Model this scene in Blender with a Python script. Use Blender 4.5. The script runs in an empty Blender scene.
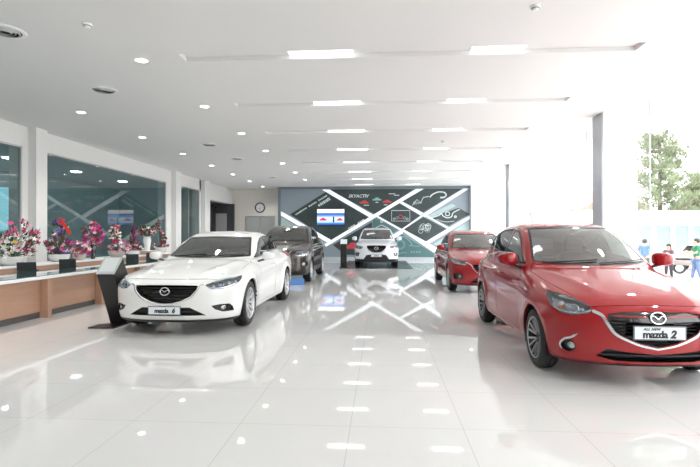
import bpy, bmesh, math, random
import numpy as np
from mathutils import Vector, Matrix

sc = bpy.context.scene
C = sc.collection
R = math.radians
rnd = random.Random(7)

# ------------------------------------------------------------------ camera
cam_d = bpy.data.cameras.new('camera')
cam_d.sensor_width = 36.0
cam_d.lens = 36.0 * 475.0 / 700.0
cam_d.clip_start = 0.05
cam_d.clip_end = 400
cam = bpy.data.objects.new('camera', cam_d)
C.objects.link(cam)
cam.location = (0, 0, 1.37)
cam.rotation_euler = (R(90) + math.atan(1.5 / 475), 0, math.atan(31 / 475))
sc.camera = cam

# ------------------------------------------------------------------ exposure
vs = sc.view_settings
vs.view_transform = 'Standard'
vs.look = 'None'
vs.gamma = 1.0
vs.use_curve_mapping = False
vs.exposure = 0.48

# ------------------------------------------------------------------ daylight
W = bpy.data.worlds.new('world')
sc.world = W
W.use_nodes = True
wn = W.node_tree
wn.nodes['Background'].inputs[0].default_value = (1.0, 0.99, 0.985, 1)
wn.nodes['Background'].inputs[1].default_value = 4.3

# ------------------------------------------------------------------ materials
def mat(name, col, rough=0.5, metal=0.0, coat=0.0, emit=None, es=0.0, spec=0.5, coat_rough=0.03):
    m = bpy.data.materials.new(name)
    m.use_nodes = True
    b = m.node_tree.nodes['Principled BSDF']
    b.inputs['Base Color'].default_value = (*col, 1)
    b.inputs['Roughness'].default_value = rough
    b.inputs['Metallic'].default_value = metal
    b.inputs['Coat Weight'].default_value = coat
    b.inputs['Coat Roughness'].default_value = coat_rough
    b.inputs['Specular IOR Level'].default_value = spec
    if emit:
        b.inputs['Emission Color'].default_value = (*emit, 1)
        b.inputs['Emission Strength'].default_value = es
    return m

def noise_tint(m, a, b, scale=5.0, detail=3.0, rough=None):
    nt = m.node_tree
    bs = nt.nodes['Principled BSDF']
    tc = nt.nodes.new('ShaderNodeTexCoord')
    nz = nt.nodes.new('ShaderNodeTexNoise')
    nz.inputs['Scale'].default_value = scale
    nz.inputs['Detail'].default_value = detail
    rp = nt.nodes.new('ShaderNodeValToRGB')
    rp.color_ramp.elements[0].position = .3
    rp.color_ramp.elements[1].position = .7
    rp.color_ramp.elements[0].color = (*a, 1)
    rp.color_ramp.elements[1].color = (*b, 1)
    nt.links.new(tc.outputs['Object'], nz.inputs['Vector'])
    nt.links.new(nz.outputs['Fac'], rp.inputs[0])
    nt.links.new(rp.outputs[0], bs.inputs['Base Color'])
    return m

def glass_mat(name, tint=(0.9, 0.95, 0.95), rough=0.0, ior=1.45, boost=0.0):
    """thin pane: transparent with fresnel gloss"""
    m = bpy.data.materials.new(name)
    m.use_nodes = True
    nt = m.node_tree
    for n in list(nt.nodes): nt.nodes.remove(n)
    out = nt.nodes.new('ShaderNodeOutputMaterial')
    mx = nt.nodes.new('ShaderNodeMixShader')
    tr = nt.nodes.new('ShaderNodeBsdfTransparent')
    gl = nt.nodes.new('ShaderNodeBsdfGlossy')
    fr = nt.nodes.new('ShaderNodeFresnel')
    ad = nt.nodes.new('ShaderNodeMath'); ad.operation = 'ADD'; ad.use_clamp = True
    ad.inputs[1].default_value = boost
    fr.inputs['IOR'].default_value = ior
    tr.inputs[0].default_value = (*tint, 1)
    gl.inputs[0].default_value = (1, 1, 1, 1)
    gl.inputs['Roughness'].default_value = rough
    nt.links.new(fr.outputs[0], ad.inputs[0])
    ge = nt.nodes.new('ShaderNodeNewGeometry')
    iv = nt.nodes.new('ShaderNodeMath'); iv.operation = 'SUBTRACT'; iv.inputs[0].default_value = 1.0
    nt.links.new(ge.outputs['Backfacing'], iv.inputs[1])
    mu = nt.nodes.new('ShaderNodeMath'); mu.operation = 'MULTIPLY'
    nt.links.new(ad.outputs[0], mu.inputs[0]); nt.links.new(iv.outputs[0], mu.inputs[1])
    nt.links.new(mu.outputs[0], mx.inputs[0])
    nt.links.new(tr.outputs[0], mx.inputs[1])
    nt.links.new(gl.outputs[0], mx.inputs[2])
    nt.links.new(mx.outputs[0], out.inputs[0])
    return m

M = {}
M['ceiling'] = mat('ceiling_paint', (0.80, 0.80, 0.80), 0.7)
M['wall'] = mat('wall_paint', (0.78, 0.775, 0.77), 0.6)
M['beige'] = mat('beige_paint', (0.78, 0.75, 0.69), 0.6)
M['white'] = mat('white_paint', (0.85, 0.86, 0.87), 0.4)
M['alu'] = mat('aluminium', (0.55, 0.57, 0.58), 0.35, 0.8)
M['greyclad'] = mat('grey_cladding', (0.44, 0.47, 0.51), 0.35, 0.2)
M['black'] = mat('black_plastic', (0.012, 0.012, 0.013), 0.35)
M['blackgloss'] = mat('black_gloss', (0.006, 0.006, 0.007), 0.08, coat=0.5)
M['blackmatte'] = mat('black_matte', (0.01, 0.01, 0.01), 0.8)
M['rubber'] = mat('tyre_rubber', (0.014, 0.014, 0.015), 0.6)
M['chrome'] = mat('chrome', (0.85, 0.86, 0.88), 0.12, 1.0)
M['satin'] = mat('satin_silver', (0.62, 0.63, 0.65), 0.25, 0.9)
M['alloy'] = mat('alloy_silver', (0.55, 0.56, 0.58), 0.28, 0.85)
M['alloydark'] = mat('alloy_gunmetal', (0.015, 0.015, 0.017), 0.4, 0.3)
M['seat'] = mat('seat_cloth', (0.03, 0.03, 0.032), 0.85)
M['lens'] = glass_mat('lamp_lens', (0.93, 0.95, 0.97), 0.0, 1.5)
M['carglass'] = glass_mat('car_glass', (0.55, 0.62, 0.59), 0.0, 1.6, 0.14)
M['privacy'] = glass_mat('privacy_glass', (0.16, 0.19, 0.21), 0.0, 1.6, 0.03)
M['lampinner'] = mat('lamp_reflector', (0.60, 0.61, 0.63), 0.3, 0.7)
M['lampdark'] = mat('lamp_bezel', (0.36, 0.36, 0.37), 0.3, 0.5)
M['amber'] = mat('amber_plastic', (0.8, 0.22, 0.02), 0.2)
M['redlens'] = mat('red_lens', (0.45, 0.01, 0.01), 0.1, coat=0.6)
M['plate'] = mat('plate_white', (0.72, 0.78, 0.82), 0.35)
M['ink'] = mat('plate_ink', (0.01, 0.01, 0.012), 0.4)
M['platesteel'] = mat('plate_frame', (0.16, 0.17, 0.18), 0.3, 0.6)
M['disc'] = mat('brake_disc', (0.05, 0.05, 0.052), 0.5, 0.5)

# ------------------------------------------------------------------ object helpers
def smooth(me, angle=None):
    for p in me.polygons: p.use_smooth = True
    if angle is not None:
        try: me.set_sharp_from_angle(angle=R(angle))
        except Exception: pass

def obj(name, me, m=None, parent=None, loc=None, rot=None):
    o = bpy.data.objects.new(name, me)
    C.objects.link(o)
    if m is not None and me is not None:
        me.materials.clear()
        for k in (m if isinstance(m, (list, tuple)) else [m]): me.materials.append(k)
    if parent is not None: o.parent = parent
    if loc is not None: o.location = loc
    if rot is not None: o.rotation_euler = rot
    return o

def thing(name, label, cat, loc=(0, 0, 0), rz=0.0, group=None):
    o = bpy.data.objects.new(name, None)
    C.objects.link(o)
    o.empty_display_size = 0.1
    o.location = loc
    o.rotation_euler = (0, 0, rz)
    tag(o, label, cat, group)
    return o

def tag(o, label, cat, group=None):
    o['label'] = label
    o['category'] = cat
    if group: o['group'] = group
    return o

def struct(o):
    o['kind'] = 'structure'
    return o

class MB:
    """small mesh builder"""
    def __init__(s): s.bm = bmesh.new()
    def box(s, x0, x1, y0, y1, z0, z1, bev=0.0, mtx=None, seg=2):
        c = Vector(((x0+x1)/2, (y0+y1)/2, (z0+z1)/2))
        r = bmesh.ops.create_cube(s.bm, size=1.0)
        vs_ = r['verts']
        bmesh.ops.scale(s.bm, vec=(abs(x1-x0), abs(y1-y0), abs(z1-z0)), verts=vs_)
        bmesh.ops.translate(s.bm, vec=c, verts=vs_)
        if bev > 0:
            es = list({e for v in vs_ for e in v.link_edges})
            g = bmesh.ops.bevel(s.bm, geom=es, offset=bev, segments=seg, profile=0.5, affect='EDGES')
            vs_ = list({v for f in g['faces'] for v in f.verts} | {v for v in vs_ if v.is_valid})
        if mtx is not None:
            bmesh.ops.transform(s.bm, matrix=mtx, verts=[v for v in vs_ if v.is_valid])
        return s
    def poly(s, pts, d):
        """prism: pts (3D planar loop) extruded by vector d"""
        a = [s.bm.verts.new(p) for p in pts]
        b = [s.bm.verts.new(Vector(p) + Vector(d)) for p in pts]
        n = len(a)
        f1 = s.bm.faces.new(a); f2 = s.bm.faces.new(b[::-1])
        for i in range(n): s.bm.faces.new((a[(i+1) % n], a[i], b[i], b[(i+1) % n]))
        return s
    def lathe(s, prof, n=32, axis='Z', c=(0, 0, 0), closed=False):
        """prof: list of (r, h)"""
        rings = []
        for r, h in prof:
            ring = []
            if r < 1e-6:
                p = {'Z': (0, 0, h), 'X': (h, 0, 0), 'Y': (0, h, 0)}[axis]
                v = s.bm.verts.new(Vector(p) + Vector(c)); ring = [v] * n
            else:
                for i in range(n):
                    a = 2*math.pi*i/n; ca, sa = r*math.cos(a), r*math.sin(a)
                    p = {'Z': (ca, sa, h), 'X': (h, ca, sa), 'Y': (sa, h, ca)}[axis]
                    ring.append(s.bm.verts.new(Vector(p) + Vector(c)))
            rings.append(ring)
        k = len(rings)
        for j in range(k if closed else k-1):
            A, B = rings[j], rings[(j+1) % k]
            for i in range(n):
                q = []
                for v in (A[i], A[(i+1) % n], B[(i+1) % n], B[i]):
                    if v not in q: q.append(v)
                if len(q) > 2:
                    try: s.bm.faces.new(q)
                    except ValueError: pass
        return s
    def tube(s, pts, r, n=8, cap=True, flat=None):
        """sweep a circle (radius r or list) along points; flat=(a,b) ellipse factors"""
        pts = [Vector(p) for p in pts]
        rr = r if isinstance(r, (list, tuple)) else [r]*len(pts)
        rings = []
        up = Vector((0, 0, 1))
        prevn = None
        for i, p in enumerate(pts):
            t = (pts[min(i+1, len(pts)-1)] - pts[max(i-1, 0)]).normalized()
            if prevn is None:
                nn = up.cross(t)
                if nn.length < 0.1: nn = Vector((1, 0, 0)).cross(t)
                nn.normalize()
            else:
                nn = (prevn - t*prevn.dot(t)).normalized()
            prevn = nn
            bb = t.cross(nn)
            fa, fb = flat or (1, 1)
            rings.append([s.bm.verts.new(p + nn*(math.cos(2*math.pi*k/n)*rr[i]*fa) + bb*(math.sin(2*math.pi*k/n)*rr[i]*fb)) for k in range(n)])
        for a, b in zip(rings, rings[1:]):
            for k in range(n): s.bm.faces.new((a[k], a[(k+1) % n], b[(k+1) % n], b[k]))
        if cap:
            s.bm.faces.new(rings[0][::-1]); s.bm.faces.new(rings[-1])
        return s
    def sphere(s, c, r, sx=1, sy=1, sz=1, u=16, v=10, mtx=None):
        g = bmesh.ops.create_uvsphere(s.bm, u_segments=u, v_segments=v, radius=r)
        m = Matrix.Translation(c) @ (mtx or Matrix()) @ Matrix.Diagonal((sx, sy, sz, 1))
        bmesh.ops.transform(s.bm, matrix=m, verts=g['verts'])
        return s
    def xf(s, m):
        bmesh.ops.transform(s.bm, matrix=m, verts=s.bm.verts[:])
        return s
    def mesh(s, name, sm=None):
        bmesh.ops.recalc_face_normals(s.bm, faces=s.bm.faces[:])
        me = bpy.data.meshes.new(name)
        s.bm.to_mesh(me); s.bm.free()
        if sm is not None: smooth(me, sm)
        return me
    def build(s, name, m, parent=None, sm=None, loc=None, rot=None):
        return obj(name, s.mesh(name, sm), m, parent, loc, rot)

def text_mesh(s, size, depth=0.001, shear=0.0, bold=0.0, space=1.0):
    cu = bpy.data.curves.new('t', 'FONT')
    cu.body = s; cu.size = size; cu.extrude = depth; cu.shear = shear; cu.offset = bold
    cu.align_x = 'CENTER'; cu.align_y = 'CENTER'; cu.space_character = space
    cu.resolution_u = 3
    o = bpy.data.objects.new('t', cu); C.objects.link(o)
    dg = bpy.context.evaluated_depsgraph_get(); dg.update()
    me = bpy.data.meshes.new_from_object(o.evaluated_get(dg))
    bpy.data.objects.remove(o); bpy.data.curves.remove(cu)
    return me

def copy_tree(o, parent=None):
    c = o.copy(); C.objects.link(c)
    if parent is not None: c.parent = parent
    for ch in list(o.children): copy_tree(ch, c)
    return c
# =================================================================== car bodies
def tab(pts, sig=0.02, n=1500):
    """smoothed polyline lookup"""
    p = sorted(pts); xs = np.array([a for a, b in p], float); ys = np.array([b for a, b in p], float)
    L = xs[-1]-xs[0]
    gx = np.linspace(xs[0]-4*sig, xs[-1]+4*sig, n)
    s0 = (ys[1]-ys[0])/(xs[1]-xs[0]); s1 = (ys[-1]-ys[-2])/(xs[-1]-xs[-2])
    # pchip-like tangent interpolation
    d = np.diff(ys)/np.diff(xs)
    mt = np.zeros(len(xs)); mt[0] = d[0]; mt[-1] = d[-1]
    for i in range(1, len(xs)-1):
        mt[i] = 0 if d[i-1]*d[i] <= 0 else 2*d[i-1]*d[i]/(d[i-1]+d[i])
    idx = np.clip(np.searchsorted(xs, gx)-1, 0, len(xs)-2)
    h = xs[idx+1]-xs[idx]; t = (gx-xs[idx])/h
    gy = ((1+2*t)*(1-t)**2*ys[idx] + t*(1-t)**2*h*mt[idx] + t*t*(3-2*t)*ys[idx+1] + t*t*(t-1)*h*mt[idx+1])
    gy = np.where(gx < xs[0], ys[0]+s0*(gx-xs[0]), gy)
    gy = np.where(gx > xs[-1], ys[-1]+s1*(gx-xs[-1]), gy)
    dx = gx[1]-gx[0]; k = int(max(1, round(3*sig/dx)))
    w = np.exp(-0.5*(np.arange(-k, k+1)*dx/max(sig, 1e-6))**2); w /= w.sum()
    gp = np.concatenate([gy[0]-(gx[0]-(gx[0]-np.arange(k, 0, -1)*dx))*s0, gy, gy[-1]+np.arange(1, k+1)*dx*s1])
    gy = np.convolve(gp, w, 'valid')
    # wide uniform table, looked up linearly
    m = n
    X = np.concatenate([gx[0]+dx*np.arange(-m, 0), gx, gx[-1]+dx*np.arange(1, m+1)])
    Y = np.concatenate([gy[0]+s0*dx*np.arange(-m, 0), gy, gy[-1]+s1*dx*np.arange(1, m+1)])
    D = np.diff(Y); x0 = X[0]; top = len(D)-1
    DD = np.gradient(Y, dx); DD2 = np.diff(DD)
    def f(x):
        q = (x-x0)*(1/dx); i = q.astype(np.int32); np.clip(i, 0, top, out=i)
        return Y[i]+D[i]*(q-i)
    def fs(x):
        q = (x-x0)*(1/dx); i = q.astype(np.int32); np.clip(i, 0, top, out=i)
        return DD[i]
    f.slope = fs
    return f

def smax(a, b, k):
    h = np.clip(k-np.abs(a-b), 0, None)/k
    return np.maximum(a, b)+h*h*k*0.25
def smin(a, b, k): return -smax(-a, -b, k)
def bump(t): return np.exp(-t*t)
def sstep(x, a, b):
    t = np.clip((x-a)/(b-a), 0, 1); return t*t*(3-2*t)

class Shape:
    """implicit surface sampled on a grid; iso-surfaces by surface nets"""
    def __init__(s, fn, lo, hi, cell):
        s.fn = fn; s.cell = cell; s.lo = np.array(lo, float)
        n = (np.ceil((np.array(hi)-s.lo)/cell)).astype(int)+1
        s.n = n
        ax = [s.lo[i]+cell*np.arange(n[i]) for i in range(3)]
        P = np.stack(np.meshgrid(*ax, indexing='ij'), -1).reshape(-1, 3)
        s.g = fn(P).reshape(n).astype(np.float32)
        s.cache = {}
    def grad(s, P, e=1.5e-3, f0=None):
        g = np.empty_like(P)
        if f0 is not None:
            for i in range(3):
                d = np.zeros(3); d[i] = e; g[:, i] = (s.fn(P+d)-f0)/e
            return g
        for i in range(3):
            d = np.zeros(3); d[i] = e
            g[:, i] = (s.fn(P+d)-s.fn(P-d))/(2*e)
        return g
    def iso(s, c, box=None, pad=1):
        """vertices, quads of surface fn = c (outward normals); box limits it to a capped region"""
        i0 = np.zeros(3, int); n = s.n
        if box is None:
            g = s.g-c
        else:
            i0 = np.clip(np.floor((np.array(box[0])-s.lo)/s.cell).astype(int)-3, 0, s.n-2)
            i1 = np.clip(np.ceil((np.array(box[1])-s.lo)/s.cell).astype(int)+4, 2, s.n)
            i0 = np.maximum(i0-2, 0); i1 = np.minimum(i1+2, s.n)
            g = (s.g[i0[0]:i1[0], i0[1]:i1[1], i0[2]:i1[2]]-c).copy(); n = np.array(g.shape)
            for ax in range(3):
                for k in range(pad):
                    sl = [slice(None)]*3; sl[ax] = k; g[tuple(sl)] = 1.0; sl[ax] = -1-k; g[tuple(sl)] = 1.0
        ins = g < 0
        cn = [ins[i:n[0]-1+i, j:n[1]-1+j, k:n[2]-1+k] for i in (0, 1) for j in (0, 1) for k in (0, 1)]
        cnt = sum(a.astype(np.int8) for a in cn)
        act = (cnt > 0) & (cnt < 8)
        idx = np.argwhere(act)
        vid = -np.ones(act.shape, np.int64); vid[act] = np.arange(len(idx))
        V = np.zeros((len(idx), 3)); Wt = np.zeros(len(idx))
        crn = [(i, j, k) for i in (0, 1) for j in (0, 1) for k in (0, 1)]
        for a in crn:
            for ax in range(3):
                if a[ax] == 0:
                    b = list(a); b[ax] = 1
                    va = g[idx[:, 0]+a[0], idx[:, 1]+a[1], idx[:, 2]+a[2]]
                    vb = g[idx[:, 0]+b[0], idx[:, 1]+b[1], idx[:, 2]+b[2]]
                    cr = (va < 0) != (vb < 0)
                    t = np.where(cr, va/np.where(va == vb, 1, va-vb), 0)
                    p = np.array(a, float)[None]*np.ones((len(idx), 1)); p[:, ax] += t
                    V += p*cr[:, None]; Wt += cr
        V = s.lo+(i0+idx+V/np.maximum(Wt, 1)[:, None])*s.cell
        free = np.ones(len(idx), bool) if box is None else ((idx >= pad) & (idx < n-1-pad)).all(1)
        for it in range(3):
            f0 = s.fn(V); f = f0-c; gr = s.grad(V, 1e-3, f0); q = (gr**2).sum(1)
            st = (f/np.maximum(q, 0.04))[:, None]*gr
            ln = np.linalg.norm(st, axis=1, keepdims=True)
            st *= np.minimum(1, 0.6*s.cell/np.maximum(ln, 1e-9))
            V = V-st*0.9*free[:, None]
        Q = []
        for ax in range(3):
            sl0 = [slice(None)]*3; sl1 = [slice(None)]*3
            sl0[ax] = slice(0, -1); sl1[ax] = slice(1, None)
            A = ins[tuple(sl0)]; B = ins[tuple(sl1)]
            o1, o2 = [(1, 2), (2, 0), (0, 1)][ax]
            e = np.argwhere(A != B)
            ok = (e[:, o1] > 0) & (e[:, o2] > 0) & (e[:, o1] < n[o1]-1) & (e[:, o2] < n[o2]-1)
            e = e[ok]
            fl = A[tuple(e.T)]
            def at(d1, d2):
                q = e.copy(); q[:, o1] -= d1; q[:, o2] -= d2
                return vid[tuple(q.T)]
            q = np.stack([at(1, 1), at(0, 1), at(0, 0), at(1, 0)], 1)
            q[~fl] = q[~fl][:, ::-1]
            Q.append(q)
        Q = np.concatenate(Q)
        return V, Q
    def solid(s, c):
        V, Q = s.iso(c); return mk_mesh(V, Q)
    def shell(s, a, b, box=None):
        V, Q = s.iso(a, box, 1); V2, Q2 = s.iso(b, box, 2)
        return mk_mesh(np.concatenate([V, V2]), np.concatenate([Q, Q2[:, ::-1]+len(V)]))
    def project(s, p, d, t0=0.0, t1=5.0):
        """first hit of ray p + t d"""
        p = np.array(p, float); d = np.array(d, float)
        t = np.linspace(t0, t1, 1200)
        f = s.fn(p+t[:, None]*d)
        i = np.argmax(f < 0)
        if not (f < 0).any(): return None
        a, b = t[max(i-1, 0)], t[i]
        for _ in range(20):
            m = (a+b)/2
            if s.fn((p+m*d)[None])[0] < 0: b = m
            else: a = m
        return p+a*d

def mk_mesh(V, Q):
    me = bpy.data.meshes.new('m')
    me.vertices.add(len(V)); me.vertices.foreach_set('co', np.asarray(V, np.float32).ravel())
    me.loops.add(Q.size); me.loops.foreach_set('vertex_index', Q.ravel().astype(np.int32))
    me.polygons.add(len(Q))
    me.polygons.foreach_set('loop_start', np.arange(0, Q.size, Q.shape[1], dtype=np.int32))
    me.update(calc_edges=True)
    return me

def basis(view):
    """view frame: u (right), v (up), w (pointing away from the viewer, into the car)"""
    if view == 'F': return Vector((1, 0, 0)), Vector((0, 0, 1)), Vector((0, 1, 0))
    if view == 'B': return Vector((-1, 0, 0)), Vector((0, 0, 1)), Vector((0, -1, 0))
    if view == 'T': return Vector((1, 0, 0)), Vector((0, 1, 0)), Vector((0, 0, -1))
    if view == 'L': return Vector((0, 1, 0)), Vector((0, 0, 1)), Vector((-1, 0, 0))   # seen from +X side
    if view == 'R': return Vector((0, 1, 0)), Vector((0, 0, 1)), Vector((1, 0, 0))    # seen from -X side, u is still +y
    a = R(float(view))       # angled front view: positive looks at the +X front corner
    return Vector((math.cos(a), math.sin(a), 0)), Vector((0, 0, 1)), Vector((-math.sin(a), math.cos(a), 0))

def rounded(poly, r=0.02, seg=4):
    """round the corners of a closed 2D polygon"""
    out = []; n = len(poly)
    for i in range(n):
        p0, p, p1 = [Vector(poly[(i+k) % n]) for k in (-1, 0, 1)]
        a, b = (p0-p), (p1-p)
        rr = min(r, a.length*0.45, b.length*0.45)
        if rr < 1e-4: out.append(tuple(p)); continue
        A, B = p+a.normalized()*rr, p+b.normalized()*rr
        for k in range(seg+1):
            t = k/seg
            out.append(tuple(A*(1-t)**2+p*2*t*(1-t)+B*t*t))
    return out

def offset_poly(poly, d):
    """move every edge of a closed polygon by d (positive = outwards)"""
    n = len(poly); ar = sum(poly[i][0]*poly[(i+1) % n][1]-poly[(i+1) % n][0]*poly[i][1] for i in range(n))
    sgn = 1 if ar > 0 else -1; out = []
    for i in range(n):
        p0, p, p1 = [Vector(poly[(i+k) % n]) for k in (-1, 0, 1)]
        e0, e1 = (p-p0), (p1-p)
        if e0.length < 1e-6 or e1.length < 1e-6: out.append(tuple(p)); continue
        e0.normalize(); e1.normalize()
        n0, n1 = Vector((e0.y, -e0.x))*sgn, Vector((e1.y, -e1.x))*sgn
        m = n0+n1
        if m.length < 1e-3: m = n0
        m.normalize(); k = 1/max(0.35, m.dot(n0))
        out.append(tuple(p+m*d*min(k, 2)))
    return out

def prism(view, poly, w0, w1, mirror=False):
    """mesh of a 2D polygon extruded along the view direction between w0 and w1"""
    u, v, w = basis(view)
    bm = bmesh.new()
    pts = []
    for p in poly:
        if not pts or (Vector(p)-Vector(pts[-1])).length > 1e-4: pts.append(p)
    if (Vector(pts[0])-Vector(pts[-1])).length < 1e-4: pts.pop()
    A = [bm.verts.new(u*p[0]+v*p[1]+w*w0) for p in pts]
    B = [bm.verts.new(u*p[0]+v*p[1]+w*w1) for p in pts]
    n = len(A)
    e0 = bm.faces.new(A); e1 = bm.faces.new(B[::-1])
    for i in range(n): bm.faces.new((A[(i+1) % n], A[i], B[i], B[(i+1) % n]))
    if mirror:
        bmesh.ops.scale(bm, vec=(-1, 1, 1), verts=bm.verts[:])
    bmesh.ops.triangulate(bm, faces=bm.faces[:])
    bmesh.ops.recalc_face_normals(bm, faces=bm.faces[:])
    me = bpy.data.meshes.new('p'); bm.to_mesh(me); bm.free()
    return me

def strip_poly(pts, wd, closed=False):
    """2D ribbon polygon around a polyline; wd width or list"""
    n = len(pts); P = [Vector(p) for p in pts]
    ws = wd if isinstance(wd, (list, tuple)) else [wd]*n
    L, Rr = [], []
    for i in range(n):
        t = (P[min(i+1, n-1)]-P[max(i-1, 0)]).normalized(); nn = Vector((-t.y, t.x))
        L.append(tuple(P[i]+nn*ws[i]/2)); Rr.append(tuple(P[i]-nn*ws[i]/2))
    return L+Rr[::-1]

def curve2(pts, n=8):
    """catmull-rom through 2D/3D points (open)"""
    P = [Vector(p) for p in pts]; out = []
    for i in range(len(P)-1):
        p0, p1, p2, p3 = P[max(i-1, 0)], P[i], P[i+1], P[min(i+2, len(P)-1)]
        for k in range(n):
            t = k/n
            out.append(tuple(0.5*((2*p1)+(p2-p0)*t+(2*p0-5*p1+4*p2-p3)*t*t+(3*p1-p0-3*p2+p3)*t**3)))
    out.append(tuple(P[-1]))
    return out

def join_meshes(ms):
    bm = bmesh.new()
    for m in ms: bm.from_mesh(m)
    me = bpy.data.meshes.new('j'); bm.to_mesh(me); bm.free()
    return me

def boolean(me, cutters, op='DIFFERENCE', solver='MANIFOLD'):
    """apply a boolean with each cutter in turn (cutters may overlap)"""
    o = bpy.data.objects.new('bo', me); C.objects.link(o)
    cs = []
    for c in cutters:
        co = bpy.data.objects.new('bc', c); C.objects.link(co); cs.append(co)
        md = o.modifiers.new('b', 'BOOLEAN'); md.object = co; md.operation = op; md.solver = solver
    dg = bpy.context.evaluated_depsgraph_get(); dg.update()
    r = bpy.data.meshes.new_from_object(o.evaluated_get(dg))
    for co in cs: bpy.data.objects.remove(co)
    bpy.data.objects.remove(o)
    return r

class CarBody:
    def __init__(s, shape, T=0.022):
        s.s = shape; s.T = T
        s.body = shape.shell(0.0, -T)
        s.cuts = []
    def cut(s, view, poly, w0, w1, both=False):
        s.cuts.append(prism(view, poly, w0, w1))
        if both: s.cuts.append(prism(view, poly, w0, w1, True))
    def piece(s, view, poly, w0, w1, a, b, mirror=False):
        """the layer between iso a and iso b inside a prism"""
        pr = prism(view, poly, w0, w1, mirror)
        co = np.array([v.co for v in pr.vertices])
        sh = s.s.shell(a, b, (co.min(0), co.max(0)))
        return boolean(sh, [pr], 'INTERSECT')
    def nrm(s, me, flat_k=0.75):
        """smooth normals taken from the implicit surface where the face follows it"""
        if len(me.polygons) == 0: return me
        nv = len(me.vertices); V = np.empty(nv*3, np.float32); me.vertices.foreach_get('co', V); V = V.reshape(-1, 3).astype(float)
        G = s.s.grad(V); G /= np.maximum(np.linalg.norm(G, axis=1, keepdims=True), 1e-9)
        nl = len(me.loops); li = np.empty(nl, np.int32); me.loops.foreach_get('vertex_index', li)
        nf = len(me.polygons); ls = np.empty(nf, np.int32); lt = np.empty(nf, np.int32)
        me.polygons.foreach_get('loop_start', ls); me.polygons.foreach_get('loop_total', lt)
        FN = np.empty(nf*3, np.float32); me.polygons.foreach_get('normal', FN); FN = FN.reshape(-1, 3)
        fi = np.empty(nl, np.int64)
        order = np.argsort(ls); fi = np.repeat(order, lt[order])
        ln = G[li]; fn = FN[fi]
        dt = (ln*fn).sum(1)
        out = np.where((dt > flat_k)[:, None], ln, np.where((dt < -flat_k)[:, None], -ln, fn))
        me.polygons.foreach_set('use_smooth', np.ones(nf, bool))
        me.normals_split_custom_set(out.tolist())
        return me
    def finish(s):
        s.body = boolean(s.body, s.cuts); s.cuts = []
        return s.body
# =================================================================== the hall
HC = 4.03          # ceiling height
BY = 26.05         # display wall
Y0 = -7.0          # glazed front behind the camera
XL, XR = -8.70, 5.30

# --- floor: polished 0.8 m porcelain tiles
def floor_material():
    m = mat('floor_tile', (0.78, 0.78, 0.775), 0.03, spec=0.6)
    nt = m.node_tree; b = nt.nodes['Principled BSDF']
    tc = nt.nodes.new('ShaderNodeTexCoord'); mp = nt.nodes.new('ShaderNodeMapping')
    mp.inputs['Location'].default_value = (0.22, 0.6, 0)
    br = nt.nodes.new('ShaderNodeTexBrick')
    br.offset = 0.0; br.squash = 1.0
    br.inputs['Scale'].default_value = 1.0
    br.inputs['Mortar Size'].default_value = 0.0028
    br.inputs['Mortar Smooth'].default_value = 0.2
    br.inputs['Bias'].default_value = 0.0
    br.inputs['Brick Width'].default_value = 0.8
    br.inputs['Row Height'].default_value = 0.8
    br.inputs['Color1'].default_value = (0.71, 0.71, 0.705, 1)
    br.inputs['Color2'].default_value = (0.70, 0.70, 0.695, 1)
    br.inputs['Mortar'].default_value = (0.52, 0.52, 0.52, 1)
    nt.links.new(tc.outputs['Object'], mp.inputs[0])
    nt.links.new(mp.outputs[0], br.inputs['Vector'])
    nz = nt.nodes.new('ShaderNodeTexNoise'); nz.inputs['Scale'].default_value = 1.4; nz.inputs['Detail'].default_value = 5
    mx = nt.nodes.new('ShaderNodeMix'); mx.data_type = 'RGBA'; mx.blend_type = 'MULTIPLY'; mx.inputs[0].default_value = 0.06
    nt.links.new(tc.outputs['Object'], nz.inputs['Vector'])
    nt.links.new(br.outputs['Color'], mx.inputs[6]); nt.links.new(nz.outputs['Color'], mx.inputs[7])
    nt.links.new(mx.outputs[2], b.inputs['Base Color'])
    return m
M['floor'] = floor_material()
struct(MB().box(XL-.4, XR+.1, Y0, 27.4, -.5, 0).build('floor', M['floor']))

# --- ceiling with seven recessed light troughs
SLOTY = [6.95+2.6*k for k in range(-2, 8)]
SX0, SX1, SW, SD = -2.97, 3.66, 0.15, 0.062
b = MB()
ys = [Y0] + [v for y in SLOTY for v in (y-SW, y+SW)] + [27.5]
for i in range(0, len(ys), 2): b.box(XL-.4, XR+.5, ys[i], ys[i+1], HC, HC+.25)
for y in SLOTY:
    b.box(XL-.4, SX0, y-SW, y+SW, HC, HC+.25); b.box(SX1, XR+.5, y-SW, y+SW, HC, HC+.25)
    b.box(SX0, SX1, y-SW, y+SW, HC+SD, HC+.25)
struct(b.build('ceiling', M['ceiling']))
M['tube'] = mat('trough_light', (1, 1, 1), emit=(1, 0.99, 0.97), es=2.6)
M['lampglow'] = mat('downlight_glow', (1, 1, 1), emit=(1, 0.98, 0.94), es=9.0)
ordn = ['nearest', 'second', 'third', 'fourth', 'fifth', 'sixth', 'seventh', 'eighth', 'ninth', 'tenth']
k = 0
for y in SLOTY[1:]:
    for side, (x0, x1) in (('left', (-1.36, -.42)), ('right', (1.32, 2.06))):
        t = thing('trough_light', 'long white light panel recessed in the %s half of the %s ceiling trough' % (side, ordn[k]), 'ceiling light', ((x0+x1)/2, y, HC+SD), 0, 'ceiling trough lights')
        h = (x1-x0)/2
        MB().box(-h-.02, h+.02, -.145, .145, -.015, -.001, .004).build('housing', M['white'], t)
        MB().box(-h, h, -.12, .12, -.05, -.016, .015).build('diffuser', M['tube'], t)
    k += 1

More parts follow.
